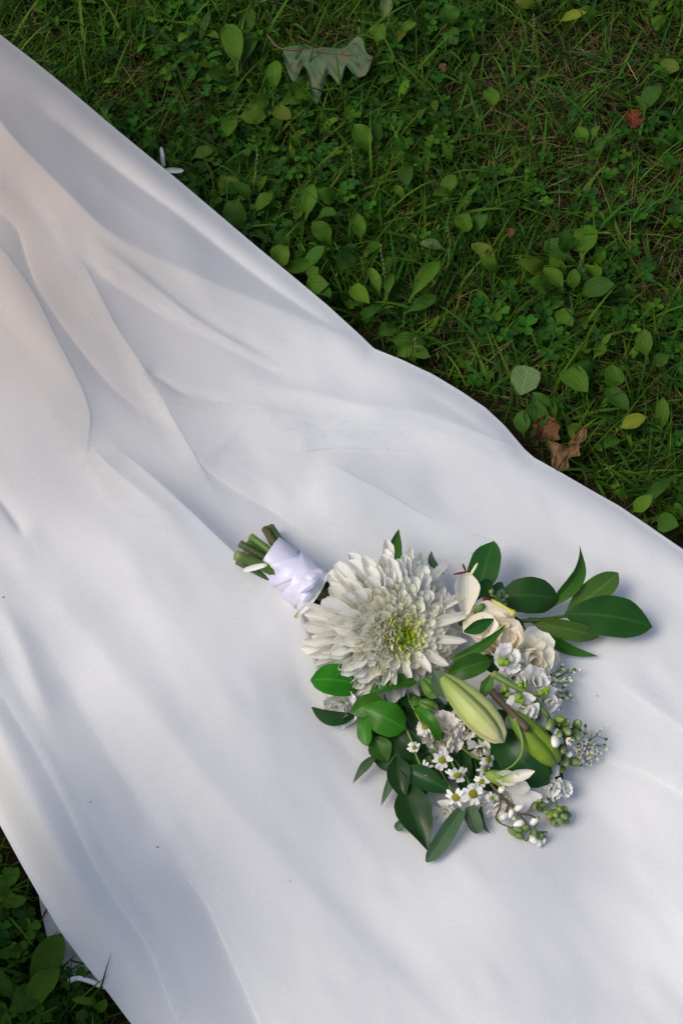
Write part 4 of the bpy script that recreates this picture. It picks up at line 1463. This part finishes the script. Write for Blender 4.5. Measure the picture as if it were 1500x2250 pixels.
bud_spray([[(1066, 1706, .024), (1075, 1719, .024), (1097, 1746, .022), (1119, 1766, .018), (1136, 1785, .016), (1154, 1806, .013), (1168, 1826, .010)], [(1097, 1746, .022), (1098, 1772, .018), (1089, 1794, .014), (1096, 1807, .010), (1118, 1817, .008)],
           [(1142, 1788, .016), (1163, 1791, .016), (1182, 1803, .014), (1173, 1819, .010)], [(1168, 1826, .010), (1188, 1828, .014), (1202, 1828, .012)], [(1168, 1826, .010), (1160, 1842, .008), (1155, 1848, .006)], [(1119, 1766, .018), (1112, 1785, .016)]], 4.2,
          [(1104, 1796, .012, 10, 'w'), (1174, 1804, .012, 10, 'w'), (1141, 1810, .010, 11, 'w'), (1122, 1786, .014, 9, 'w'), (1138, 1776, .018, 9, 'w'), (1152, 1820, .008, 10, 'y'), (1138, 1835, .005, 9, 'y'), (1126, 1828, .006, 10), (1134, 1822, .008, 9),
           (1170, 1844, .007, 10, 'w'), (1186, 1838, .008, 9), (1183, 1851, .005, 9, 'w'), (1174, 1832, .010, 9), (1101, 1735, .026, 9, 'w'), (1073, 1750, .016, 9, 'w'), (1080, 1757, .014, 9, 'w'), (1108, 1769, .014, 8, 'w'), (1130, 1796, .010, 8, 'w'), (1194, 1846, .005, 7, 'w')],
          STEMX, GB, WB, 'brown twiggy sprig of white buds at the bottom')
bud_spray([[(1076, 1306, .044), (1100, 1316, .042), (1114, 1322, .04)]], 3, [(1079, 1300, .052, 8, 'y'), (1098, 1310, .046, 7), (1106, 1318, .044, 7), (1112, 1312, .044, 6), (1110, 1326, .042, 6)], STEML, LEAF['grey'], WB)

# --- alstroemeria, half open
b = MB(); P = catmull([pt((1066, 1700, .030)), pt((1085, 1706, .030)), pt((1110, 1714, .028))], 7)
b.tube(P, [.002, .0035, .0048, .0056, .006, .006, .005], 10)
als = part(b.build('alstroemeria', simple_mat('alstroemeria_throat', (0.22, 0.34, 0.06), .5, .3, .1)))
als['label'] = 'half open white and green alstroemeria'
ALP = petal_mat('alstroemeria_petal', (0.36, 0.46, 0.12), (0.82, 0.81, 0.74), lo=.05, hi=.45, streak=.3)
alm = [petal_mesh('petal', ALP, 'long', .5, .6, 9, 5, .03, i) for i in range(2)] + [petal_mesh('petal', BLUSH, 'fan', -.3, .4, 9, 7, .07, 4, .1), petal_mesh('petal', ALP, 'broad', .4, .5, 9, 5, .03, 7)]
for bs, tp, w, m in [((1080, 1704, .034), (1142, 1712, .036), 34, 0), ((1100, 1712, .034), (1175, 1694, .044), 26, 1), ((1086, 1714, .030), (1164, 1733, .026), 36, 0), ((1118, 1726, .024), (1168, 1772, .012), 66, 2), ((1110, 1720, .02), (1120, 1768, .01), 40, 3), ((1150, 1728, .02), (1205, 1742, .014), 44, 2)]:
    B, T = pt(bs), pt(tp); L = (T - B).length
    put(alm[m], als, frame(B, T - B, toC, w * S, L, L))

# --- feverfew daisies
EYE = simple_mat('daisy_eye', (0.20, 0.21, 0.02), .8, .1, 0, .35, 900, bump=.6)
EYEY = simple_mat('daisy_eye_yellow', (0.45, 0.30, 0.02), .8, .1, 0, .3, 900)


def daisy(px, R, axis, eye=.42, n=15, mat=None, stem=None, name='daisy'):
    c = pt(px); s = .80 * R * m_per_px(c)
    ax = axis.normalized(); u = ax.orthogonal().normalized(); v = ax.cross(u)
    b = MB(); b.ball(c, s * eye, ax, .55, 12, 7, lump=.12)
    d = part(b.build(name, mat or EYE))
    p = MB()
    for i in range(n):
        if random.random() < .14:
            continue
        az = 2 * math.pi * i / n + random.uniform(-.17, .17)
        r = u * math.cos(az) + v * math.sin(az); q = ax.cross(r)
        L = s * random.uniform(.78, 1.15); w = s * random.uniform(.15, .23)
        dr = random.uniform(-.7, .25)
        pts_ = []
        for f, ww in ((.25, .5), (.55, 1), (.85, 1.05), (1, .55)):
            m_ = c + r * L * f + ax * s * (dr * f * f + .05)
            pts_ += [m_ - q * w * ww + ax * s * .05, m_ - ax * s * .02, m_ + q * w * ww + ax * s * .05]
        p.add(pts_, grid_faces(4, 3), [(k % 3 / 2, k // 3 / 3) for k in range(12)])
    o = part(p.build('petals', DAISYP), d)
    o['kind'] = 'stuff'
    if stem:
        st = MB(); st.tube(catmull([pt(q) for q in stem] + [c - ax * s * .1], 9), .0011, 5)
        part(st.build('stem', STEML), d)
    return d


for px, R, ax, st in [
    ((910, 1642, .026), 17, CAM_AX(.3, .1), [(880, 1580, .022), (896, 1610, .026)]),
    ((933, 1598, .030), 24, CAM_AX(.1, .75), [(900, 1540, .03), (918, 1575, .032)]),
    ((971, 1669, .030), 29, CAM_AX(.1, -.25), [(930, 1580, .024), (950, 1630, .026)]),
    ((928, 1692, .022), 25, CAM_AX(-.9, .6), [(900, 1610, .02), (914, 1660, .022)]),
    ((1005, 1702, .030), 30, CAM_AX(.15, -.8), [(965, 1600, .02), (985, 1660, .026)]),
    ((1071, 1668, .034), 26, CAM_AX(1.2, .3), [(1010, 1640, .02), (1045, 1665, .03)]),
    ((1064, 1690, .032), 22, CAM_AX(1.2, .1), None),
    ((1058, 1717, .026), 19, CAM_AX(.1, -.2), None),
    ((1001, 1752, .024), 29, CAM_AX(-.35, -.35), [(960, 1680, .018), (985, 1725, .022)]),
    ((1039, 1744, .026), 32, CAM_AX(.05, -.1), [(1000, 1670, .02), (1025, 1710, .022)]),
    ((1080, 1753, .020), 18, CAM_AX(.3, -.5), None)]:
    daisy(px, R, ax, stem=st)
for px, R in [((1226, 1611, .046), 11), ((1250, 1628, .044), 12), ((1277, 1648, .024), 13), ((1294, 1659, .018), 14), ((1266, 1643, .030), 12), ((1298, 1638, .016), 11), ((1288, 1612, .016), 10), ((1282, 1630, .024), 11), ((1306, 1652, .012), 10), ((1270, 1660, .022), 11)]:
    daisy(px, R, CAM_AX(random.uniform(-.3, .6), random.uniform(-.4, .4)), .40, 9, EYEY)

# --- baby's breath
def gyp(root, tips, name='babys_breath', label=None):
    b = MB()
    R0 = pt(root)
    for tx, ty, dz in tips:
        T = pt((tx, ty, dz))
        mid = R0.lerp(T, .55) + Vector((random.uniform(-.002, .002), random.uniform(-.002, .002), .002))
        b.tube(catmull([R0, mid, T], 6), [.0005, .0005, .00045, .0004, .00035, .0003], 4)
        for k in range(3):
            q = T + Vector((random.uniform(-.005, .005), random.uniform(-.005, .005), random.uniform(-.001, .003)))
            b.tube([mid.lerp(T, .7), q], .0003, 4)
            b.ball(q, random.uniform(.0010, .0017), (q - mid), 1.2, 6, 4, mi=random.choice([1, 1, 0]))
        b.ball(T, .0016, T - mid, 1.3, 6, 4, mi=1)
    o = part(b.build(name, [simple_mat('gyp_stem', (0.10, 0.13, 0.05)), simple_mat('gyp_bud', (0.62, 0.66, 0.48))]))
    if label: o['label'] = label
    return o


gyp((1186, 1504, .022), [(1236, 1471, .012), (1262, 1476, .010), (1250, 1492, .012), (1241, 1506, .014), (1222, 1484, .016), (1222, 1510, .014), (1233, 1522, .010), (1252, 1528, .008), (1222, 1536, .010), (1225, 1551, .008), (1214, 1500, .018), (1240, 1482, .012), (1226, 1498, .016)], label="wispy baby's breath sprig at the right edge")
gyp((1262, 1640, .022), [(1316, 1612, .012), (1321, 1639, .008), (1286, 1606, .016), (1300, 1625, .012), (1288, 1678, .008), (1302, 1648, .012), (1276, 1684, .006), (1310, 1660, .008)])
# yellow-green eyes in the stock florets
for x, y, dz in [(1105, 1456, .058), (1150, 1504, .056), (1140, 1538, .062), (1192, 1522, .050), (1108, 1520, .044)]:
    b = MB()
    for k in range(4):
        b.ball(pt((x + random.uniform(-9, 9), y + random.uniform(-9, 9), dz - .004)), random.uniform(.0016, .0028), Vector((random.uniform(-1, 1), random.uniform(-1, 1), 1)), 1.6, 7, 5)
    part(b.build('calyx', PISTIL))

# --- loose petals lying on the handle: things of their own
STRIP = petal_mat('loose_petal', (0.42, 0.52, 0.10), (0.80, 0.82, 0.80), lo=.02, hi=.16, transl=.3)


def loose(name, pts, w, label, cat='petal', arch=.05, grp=None, side=0.0, mat=None, **kw):
    B, T = pt(pts[0]), pt(pts[1])
    V, F, U = leaf_mesh_world(B, T, w * m_per_px(B), shape='strap', fold=.5, arch=arch, side=side, **kw)
    o = link(name, mesh_from(name, V, F, U), None, mat or STRIP)
    return tag(o, label, cat, grp)


loose('fallen_petal', [(587, 1240, .040), (535, 1253, .018)], 13, 'thin white petal with yellow-green tip lying across the cut stems and ribbon', grp='petals shed near the bouquet')
loose('fallen_petal', [(648, 1357, .016), (718, 1262, .046)], 14, 'long thin white petal hanging over the ribbon knot', arch=.12, side=.05, grp='petals shed near the bouquet')
# ================================================================== PLANTAINS AND FALLEN LEAVES IN THE LAWN
WG = {'lit': (0.078, 0.165, 0.010), 'mid': (0.060, 0.145, 0.009), 'deep': (0.036, 0.104, 0.010), 'olive': (0.086, 0.125, 0.012), 'yellow': (0.160, 0.205, 0.016), 'pale': (0.115, 0.170, 0.055)}


def gpt(p):
    return at(p[0], p[1], p[2] if len(p) > 2 else 0.012)


def wleaf(root, base, tip, wpx, tone='mid', shape='plantain', rb=0.004, zt=None, **kw):
    B = at(base[0], base[1], rb + 0.012)
    T = at(tip[0], tip[1], zt if zt is not None else random.uniform(.018, .042))
    W = wpx * m_per_px(B)
    kw.setdefault('fold', random.uniform(.15, .45)); kw.setdefault('arch', random.uniform(.06, .2)); kw.setdefault('roll', random.uniform(-.35, .35)); kw.setdefault('wave', .045); kw.setdefault('side', random.uniform(-.06, .06))
    kw.setdefault('up', (CAM - B).normalized() + Vector((random.uniform(-.5, .5), random.uniform(-.3, .5), .6)))
    V, F, U = leaf_mesh_world(B, T, W, shape=shape, nu=14, nv=7, **kw)
    col = np.array(WG[tone]) * random.uniform(.85, 1.15)
    o = link('leaf', mesh_from('leaf', V, F, U, np.tile(col, (len(V), 1))), None, WEEDM)
    o.parent = root
    o.matrix_parent_inverse = Matrix.Translation(-root.location)
    return o


def seed_stalk(root, base, top, h=.05):
    b = MB()
    P = catmull([at(base[0], base[1], .004), at((base[0] + top[0]) / 2 + 4, (base[1] + top[1]) / 2, h * .5), at(top[0], top[1], h)], 14)
    b.tube(P, [.0007] * 14, 4)
    for i in range(6, 14):
        for k in range(4):
            q = P[i] + Vector((random.uniform(-1, 1), random.uniform(-1, 1), random.uniform(-1, 1))) * .0013
            b.ball(q, .0009, Vector((0, 0, 1)), 1.4, 5, 3, mi=1)
    o = b.build('seed_stalk', [SEEDS, SEEDB])
    o.parent = root
    o.matrix_parent_inverse = Matrix.Translation(-root.location)


SEEDS = simple_mat('seed_stalk_green', (0.07, 0.12, 0.025))
SEEDB = simple_mat('seed_stalk_grain', (0.11, 0.13, 0.035))
PLANTS = [
    # label, root, leaves (base, tip, width, tone), stalks
    ('plantain with one tall upright leaf, left of the big grey oak-like leaf', (520, 170), [((522, 168), (497, 52), 48, 'mid'), ((530, 150), (556, 70), 30, 'deep'), ((515, 175), (455, 160), 38, 'deep')], []),
    ('plantain with spread leaves directly under the big grey oak-like leaf', (612, 225), [((606, 205), (607, 132), 34, 'mid'), ((602, 238), (688, 168), 50, 'mid'), ((595, 215), (548, 236), 36, 'mid'), ((600, 240), (640, 262), 34, 'olive')], []),
    ('plantain with a broad light leaf lying flat, between dry patch and grey leaf', (525, 262), [((520, 258), (586, 256), 46, 'lit'), ((515, 265), (500, 300), 36, 'mid')], []),
    ('plantain touching the dress edge beside the two white fallen petals', (405, 330), [((402, 345), (415, 290), 34, 'deep'), ((420, 350), (470, 330), 30, 'mid')], []),
    ('plantain with an olive leaf and a rounded leaf right of the white petals', (538, 455), [((532, 438), (484, 392), 48, 'olive'), ((545, 505), (500, 440), 52, 'deep'), ((548, 450), (512, 400), 30, 'deep'), ((560, 470), (600, 425), 34, 'mid')], [((545, 460), (566, 330))]),
    ('plantain with two upright leaves and long blades in mid lawn, beside tall seed stalk', (676, 490), [((672, 484), (688, 404), 36, 'mid'), ((735, 442), (696, 420), 38, 'mid'), ((690, 490), (740, 470), 34, 'deep')], []),
    ('plantain with a pointed light leaf against the dress edge, upper of two there', (612, 590), [((600, 584), (632, 540), 48, 'lit'), ((620, 600), (680, 575), 32, 'mid'), ((640, 545), (600, 520), 60, 'deep')], []),
    ('plantain with rolled dark leaf against the dress edge, lower of two there', (690, 632), [((672, 634), (722, 622), 50, 'mid'), ((676, 618), (700, 588), 34, 'mid'), ((700, 645), (726, 655), 30, 'deep')], []),
    ('plantain showing a narrow leaf with a hole and a light pointed leaf', (830, 655), [((768, 630), (810, 668), 36, 'lit'), ((835, 652), (815, 588), 24, 'lit'), ((842, 668), (800, 700), 22, 'deep'), ((846, 660), (860, 600), 24, 'mid')], [((845, 670), (836, 540))]),
    ('plantain with long slanting leaves just right of the dress-edge kink', (905, 670), [((898, 664), (966, 574), 36, 'mid'), ((885, 690), (960, 650), 30, 'deep'), ((870, 690), (790, 690), 34, 'deep')], []),
    ('plantain with a tall oval leaf in the centre of the lawn', (790, 535), [((792, 532), (784, 468), 32, 'mid'), ((728, 540), (686, 486), 40, 'mid'), ((770, 540), (740, 590), 44, 'deep')], []),
    ('weed with a pale folded leaf like a little cup, mid lawn', (985, 560), [((980, 552), (922, 534), 24, 'pale'), ((1095, 592), (1034, 536), 32, 'olive'), ((1090, 600), (1052, 560), 30, 'mid')], [((990, 590), (982, 500))]),
    ('plantain with one rounded leaf right of the pale folded leaf', (1020, 515), [((1014, 512), (1032, 470), 46, 'mid'), ((1040, 520), (1070, 470), 28, 'deep')], [((1165, 130), (1172, 35))]),
    ('plantain with the big oval upright leaf, right side of the lawn', (1275, 585), [((1276, 580), (1290, 496), 60, 'mid'), ((1300, 580), (1325, 545), 28, 'mid'), ((1262, 575), (1195, 530), 50, 'deep'), ((1240, 560), (1230, 510), 44, 'deep')], []),
    ('plantain rosette with several light leaves below the big oval leaf', (1230, 625), [((1198, 592), (1138, 570), 34, 'olive'), ((1246, 606), (1208, 564), 34, 'lit'), ((1238, 645), (1193, 588), 34, 'lit'), ((1275, 582), (1311, 616), 40, 'lit'), ((1200, 640), (1158, 620), 44, 'mid'), ((1232, 650), (1212, 680), 34, 'deep'), ((1258, 640), (1262, 590), 30, 'mid'), ((1270, 650), (1350, 625), 46, 'deep')], [((1285, 620), (1275, 575))]),
    ('plantain with a drooping leaf in the lawn, below the light rosette', (1240, 720), [((1222, 682), (1256, 718), 38, 'mid'), ((1250, 730), (1290, 700), 26, 'olive')], []),
    ('plantain with overlapping broad leaves above the curled brown leaves', (1265, 850), [((1232, 815), (1290, 862), 54, 'mid'), ((1334, 862), (1342, 800), 48, 'mid'), ((1300, 840), (1258, 800), 40, 'deep'), ((1320, 850), (1380, 905), 40, 'deep'), ((1300, 790), (1320, 750), 30, 'lit')], []),
    ('plantain with one upright leaf near the right border of the lawn', (1420, 792), [((1422, 792), (1413, 722), 38, 'mid'), ((1430, 800), (1470, 780), 30, 'deep')], []),
    ('plantain with large dark leaves behind the orange-brown curled leaf', (1180, 930), [((1168, 960), (1176, 880), 58, 'deep'), ((1200, 915), (1168, 862), 40, 'deep'), ((1225, 930), (1196, 876), 34, 'deep'), ((1150, 960), (1148, 900), 38, 'deep')], []),
    ('weed with a yellowing leaf on the lawn right of the brown leaves', (1355, 950), [((1352, 946), (1418, 916), 34, 'yellow'), ((1350, 960), (1330, 985), 34, 'mid')], []),
    ('plantain with small light leaves at the lower right corner of the lawn', (1390, 1128), [((1388, 1126), (1432, 1088), 32, 'lit'), ((1370, 1110), (1345, 1080), 28, 'mid'), ((1400, 1120), (1472, 1050), 28, 'deep'), ((1440, 1140), (1490, 1155), 44, 'deep')], []),
    ('weed with a yellow-lit leaf at the top edge, right of centre', (1235, 48), [((1228, 48), (1288, 28), 22, 'yellow'), ((1300, 60), (1270, 20), 42, 'mid'), ((1180, 20), (1130, 5), 40, 'olive')], []),
    ('plantain with two tall pale leaves right of the big grey oak-like leaf', (840, 100), [((838, 58), (848, -8), 28, 'pale'), ((828, 100), (842, 52), 44, 'mid'), ((880, 75), (916, 50), 22, 'mid'), ((870, 90), (892, 70), 24, 'olive')], [((835, 120), (858, 10))]),
    ('weed with a rounded yellow-green leaf at the upper right border', (1468, 165), [((1462, 168), (1480, 130), 44, 'olive'), ((1460, 60), (1430, 40), 34, 'mid')], []),
    ('plantain with a hanging leaf and a narrow one in the upper centre lawn', (985, 90), [((992, 60), (1004, 98), 38, 'deep'), ((990, 60), (975, 10), 44, 'deep'), ((1075, 190), (1085, 232), 34, 'mid')], []),
    ('plantain with a jagged dark leaf in the middle of the upper lawn', (795, 310), [((810, 340), (776, 272), 46, 'mid'), ((820, 330), (826, 270), 30, 'deep')], [((775, 430), (770, 328))]),
    ('weed with two upright pointed leaves in the upper right lawn', (1288, 322), [((1290, 322), (1268, 278), 30, 'mid'), ((1296, 320), (1318, 275), 18, 'mid'), ((1300, 335), (1334, 305), 28, 'deep'), ((1310, 345), (1290, 350), 20, 'lit')], []),
    ('plantain with narrow leaves in the centre right lawn', (970, 420), [((965, 428), (1002, 385), 34, 'mid'), ((1000, 440), (950, 430), 30, 'lit'), ((970, 345), (992, 318), 24, 'mid'), ((900, 360), (895, 410), 36, 'deep')], []),
    ('plantain beside the dress edge below the seed stalk, with flat dark leaves', (880, 775), [((850, 745), (935, 755), 44, 'deep'), ((870, 785), (905, 760), 36, 'mid'), ((912, 800), (896, 770), 28, 'lit'), ((890, 770), (945, 785), 30, 'mid'), ((870, 720), (830, 735), 34, 'deep')], [((905, 800), (912, 745))]),
    ('big-leaved plantain at the lower left corner, overlapping the grey underskirt', (55, 2200), [((58, 2175), (137, 2052), 64, 'mid'), ((68, 2235), (134, 2128), 56, 'mid'), ((14, 2232), (104, 2172), 60, 'deep'), ((40, 2200), (0, 2130), 40, 'deep')], []),
    ('weed with trailing leaves beside the near dress edge, above the lower left corner', (20, 1950), [((10, 1960), (40, 1905), 30, 'deep'), ((16, 1975), (-10, 1930), 34, 'mid'), ((20, 1990), (60, 1975), 26, 'deep')], []),
    ('weed with small round leaves below the grey underskirt', (220, 2215), [((210, 2215), (190, 2190), 24, 'deep'), ((215, 2225), (235, 2195), 24, 'mid'), ((200, 2230), (170, 2225), 26, 'deep')], []),
]
for lab, rt, leaves, stalks in PLANTS:
    R = at(rt[0], rt[1], 0)
    root = empty('plantain' if lab.startswith(('plantain', 'big')) else 'weed', R)
    tag(root, lab, 'plantain' if root.name.startswith('plantain') else 'weed', 'broad-leaved weeds growing in the lawn')
    for bs, tp, w, tone in leaves:
        wleaf(root, bs, tp, w, tone)
    for bs, tp in stalks:
        seed_stalk(root, bs, tp)
# wide grass blades that stand out at the corners
for pts, w in [([(28, 2135), (86, 1996)], 20), ([(1300, 980), (1365, 1030)], 12)]:
    pass


# --- fallen leaves
def lobed_leaf(name, base, tip, W, lobes, mat_cols, zb, zt, label, cat, seed, curl=.1, stalk=None, roll=0, crumple=.02, mat=None):
    """a leaf with lobes along both sides; outline radius varies along the length, surface crumpled"""
    r = random.Random(seed)
    B, T = at(base[0], base[1], zb), at(tip[0], tip[1], zt)
    ax = T - B; L = ax.length; a = ax / L
    n = Vector((0, -.18, 1)); n = (n - a * n.dot(a)).normalized()
    n = Matrix.Rotation(roll, 3, a) @ n
    s = a.cross(n)
    W = 1.12 * W * m_per_px(B)
    nu, nv = 70, 15
    V, U = [], []
    for i in range(nu):
        f = i / (nu - 1)
        for j in range(nv):
            u = j / (nv - 1) * 2 - 1
            sd = 1 if u > 0 else -1
            lb = lobes[0 if sd > 0 else 1]
            w = sum(float(np.interp(f + o_, *lb)) for o_ in (-.018, -.009, 0, .009, .018)) / 5
            e = abs(u)
            sweep = .16 * e * (w)                              # lobes point forward
            h = curl * W * (e * w) ** 1.6 * (1 + .6 * math.sin(f * 9 + seed)) + crumple * W * (math.sin(f * 21 + u * 5 + seed) + math.sin(u * 13 - f * 11 + seed * 2)) * (.4 + e)
            V.append(B + ax * f + a * (sweep * W) + s * (u * w * W) + n * h)
            U.append((.5 + u * .5, f))
    me = mesh_from(name, V, grid_faces(nu, nv), U)
    o = link(name, me, None, mat)
    tag(o, label, cat)
    if stalk:
        b = MB()
        P = catmull([at(*stalk[0]), at(*stalk[1]), B, B + ax * .35, B + ax * .8], 18)
        b.tube([p + n * .0006 for p in P], [.0013 * (1 - .7 * i / 17) for i in range(18)], 5)
        q = b.build('leaf_stalk', simple_mat('leaf_stalk_brown', (0.10, 0.055, 0.022)), o)
    return o


def dead_mat(name, a, b, c, th=.55):
    t = NT(name)
    u, v = t.uv()
    n = t.noise(38, 5)
    col = t.mix(t.ramp(n, [(th - .12, (0, 0, 0)), (th + .08, (1, 1, 1))]), a, b)
    col = t.mix(t.ramp(t.noise(130, 4), [(.60, (0, 0, 0)), (.70, (1, 1, 1))]), col, c)
    d = t.math('ABSOLUTE', t.math('SUBTRACT', u, .5))
    vein = t.math('SINE', t.math('ADD', t.math('MULTIPLY', v, 40.0), t.math('MULTIPLY', d, -22.0)))
    vn = t.ramp(vein, [(.93, (0, 0, 0)), (1.0, (1, 1, 1))])
    col = t.mix(t.math('MULTIPLY', vn, .5), col, tuple(min(1, x * 1.5) for x in a))
    col = t.mix(t.ramp(d, [(0, (1, 1, 1)), (.02, (0, 0, 0))]), col, tuple(min(1, x * 1.6) for x in a))
    return t.finish(col, .8, .15, .1, t.bump(t.math('ADD', t.math('MULTIPLY', vein, .3), t.noise(220, 4)), .5, .001))


OAKM = dead_mat('grey_green_dead_leaf', (0.072, 0.118, 0.060), (0.120, 0.105, 0.055), (0.09, 0.045, 0.022), .62)
BRNM = dead_mat('brown_dead_leaf', (0.165, 0.085, 0.035), (0.10, 0.048, 0.020), (0.05, 0.022, 0.012), .5)
TANM = dead_mat('tan_dead_leaf', (0.20, 0.125, 0.060), (0.13, 0.072, 0.035), (0.06, 0.032, 0.016), .5)
REDM = dead_mat('red_dead_leaf', (0.13, 0.040, 0.015), (0.08, 0.022, 0.010), (0.05, 0.015, 0.01), .5)
lobed_leaf('fallen_leaf', (622, 108), (818, 128), 100,
           [([0, .05, .12, .17, .20, .25, .30, .36, .41, .46, .50, .55, .62, .67, .70, .76, .84, .92, .97, 1], [.08, .52, .72, .66, .30, .36, .80, 1.22, 1.0, .66, .36, .46, .66, .52, .18, .34, .48, .44, .24, .03]),
            ([0, .1, .4, .6, .66, .74, .82, .9, 1], [.06, .10, .12, .16, .24, .46, .38, .14, .02])], None, .034, .036,
           'large grey-green lobed leaf lying on the grass near the top', 'leaf', 2, curl=-.05, crumple=.025, stalk=((588, 78, .03), (604, 98, .032)), mat=OAKM)
lobed_leaf('fallen_leaf', (1190, 972), (1200, 912), 27, [([0, .12, .3, .45, .6, .8, .92, 1], [.25, .7, 1, .85, 1.05, .8, .5, .1]), ([0, .1, .25, .42, .55, .7, .85, 1], [.4, .9, 1.1, .8, 1.0, .7, .6, .1])], None, .012, .030,
           'orange-brown curled dead leaf beside the dress edge', 'leaf', 5, curl=1.15, roll=.1, crumple=.07, mat=BRNM)
lobed_leaf('fallen_leaf', (1216, 1040), (1288, 938), 44, [([0, .10, .22, .30, .40, .47, .56, .66, .78, .9, 1], [.10, .30, .42, .20, .24, .58, .34, .22, .30, .18, .02]), ([0, .10, .2, .33, .42, .50, .60, .72, .85, 1], [.2, .34, .55, 1.05, .60, .18, .26, .20, .26, .02])], None, .012, .034,
           'tan shrivelled lobed leaf lying half against the dress edge', 'leaf', 9, curl=.7, crumple=.07, stalk=((1208, 1052, .008), (1212, 1046, .010)), mat=TANM)
lobed_leaf('fallen_leaf', (1392, 282), (1384, 240), 26, [([0, .2, .4, .6, .8, 1], [.3, .9, .4, 1, .5, .1]), ([0, .2, .4, .6, .8, 1], [.2, .5, .3, .8, .4, .05])], None, .014, .022,
           'small rust-red dead leaf in the dry patch at the upper right', 'leaf', 12, curl=.4, crumple=.06, mat=REDM)
lobed_leaf('fallen_leaf', (976, 160), (966, 140), 10, [([0, .3, .7, 1], [.3, .9, .8, .1])] * 2, None, .016, .024,
           'tiny tan dead leaf scrap in the upper centre of the lawn', 'leaf', 15, curl=.4, mat=TANM)
lobed_leaf('fallen_leaf', (1116, 520), (1126, 502), 11, [([0, .3, .7, 1], [.3, .9, .8, .1])] * 2, None, .018, .028,
           'small brown clover-like scrap left of the big oval plantain leaf', 'leaf', 16, curl=.5, mat=BRNM)
PALEM = dead_mat('pale_underside_leaf', (0.100, 0.170, 0.062), (0.090, 0.150, 0.055), (0.08, 0.135, 0.045), .5)
lobed_leaf('fallen_leaf', (1143, 868), (1160, 806), 29, [([0, .1, .3, .6, .85, 1], [.06, .4, .9, 1, .85, .25])] * 2, None, .022, .032,
           'pale round leaf showing its underside, above the brown curled leaves', 'leaf', 21, curl=.12, crumple=.01, mat=PALEM)
gp = lambda p: at(*p)
for lab, b0, t0, w, ar in [('white petal standing upright in the grass against the dress edge', (360, 369, .012), (354, 322, .030), 9, .12), ('crumpled white petal lying in the grass beside the dress edge', (362, 374, .020), (404, 375, .024), 12, .1)]:
    B, T = gp(b0), gp(t0)
    V, F, U = leaf_mesh_world(B, T, w * m_per_px(B), shape='strap', fold=.7, arch=ar, wave=.06, nu=12, nv=5)
    tag(link('fallen_petal', mesh_from('fallen_petal', V, F, U), None, STRIP), lab, 'petal', 'petals shed in the grass')

# --- tiny dark specks on the cloth
SPK = simple_mat('speck_dark', (0.05, 0.04, 0.035), .8, .1)
for x, y, r, lab in [(346, 1861, 3.2, 'tiny dark speck on the lower left of the white dress'), (199, 1762, 2.8, 'tiny dark speck beside the pale crease near the near dress edge'), (8, 1312, 3.0, 'tiny dark speck on the dress at the left border'), (1311, 1529, 2.4, "tiny dark speck on the dress right of the baby's breath sprig"), (637, 1936, 2.2, 'faint tiny speck on the dress below the bouquet leaves')]:
    b = MB(); p = surf(x, y, .0006)
    b.ball(p, r * .48 * m_per_px(p), Vector((1, .4, .2)), 1.3, 7, 5, lump=.3)
    tag(b.build('seed_speck', SPK), lab, 'speck', 'dark specks on the dress')

# --- a low bush added outside the picture at the lower left, only to shade that end of the dress
root = empty('shade_shrub', (-0.50, 0.34, 0))
tag(root, 'small leafy bush added out of view to shade the lower left end of the dress', 'shade_shrub')
rs = random.Random(5)
SHM = leaf_mat('shade_shrub_leaf', (0.030, 0.085, 0.012), (0.06, 0.12, 0.04))
b = MB(); fl = MB()
for i in range(14):
    e_ = Vector((-0.375 + rs.uniform(-.09, .045), 0.42 + rs.uniform(-.14, .07), 0.32 + rs.uniform(-.07, .10)))
    P = catmull([Vector((-0.50, .34, 0)), Vector((-.49, .36, .14)).lerp(e_, .3), e_], 8)
    b.tube(P, [.005 * (1 - .8 * k / 7) for k in range(8)], 6)
    for k in range(120):
        q = P[rs.randint(4, 7)] + Vector((rs.gauss(0, .022), rs.gauss(0, .028), rs.gauss(0, .03)))
        d_ = Vector((rs.gauss(0, 1), rs.gauss(0, 1), rs.gauss(0, .5))).normalized() * rs.uniform(.03, .045)
        if (q + d_).x > -.315 or q.x > -.315:
            continue
        V, F, U = leaf_mesh_world(q, q + d_, .032, shape='oval', nu=6, nv=3, up=Vector((rs.gauss(0, .5) - .5, rs.gauss(0, .5), 1)))
        fl.add(V, F, U)
o = b.build('stem', STEMX); o.parent = root; o.matrix_parent_inverse = Matrix.Translation(-root.location)
o = fl.build('foliage', SHM); o.parent = root; o.matrix_parent_inverse = Matrix.Translation(-root.location)
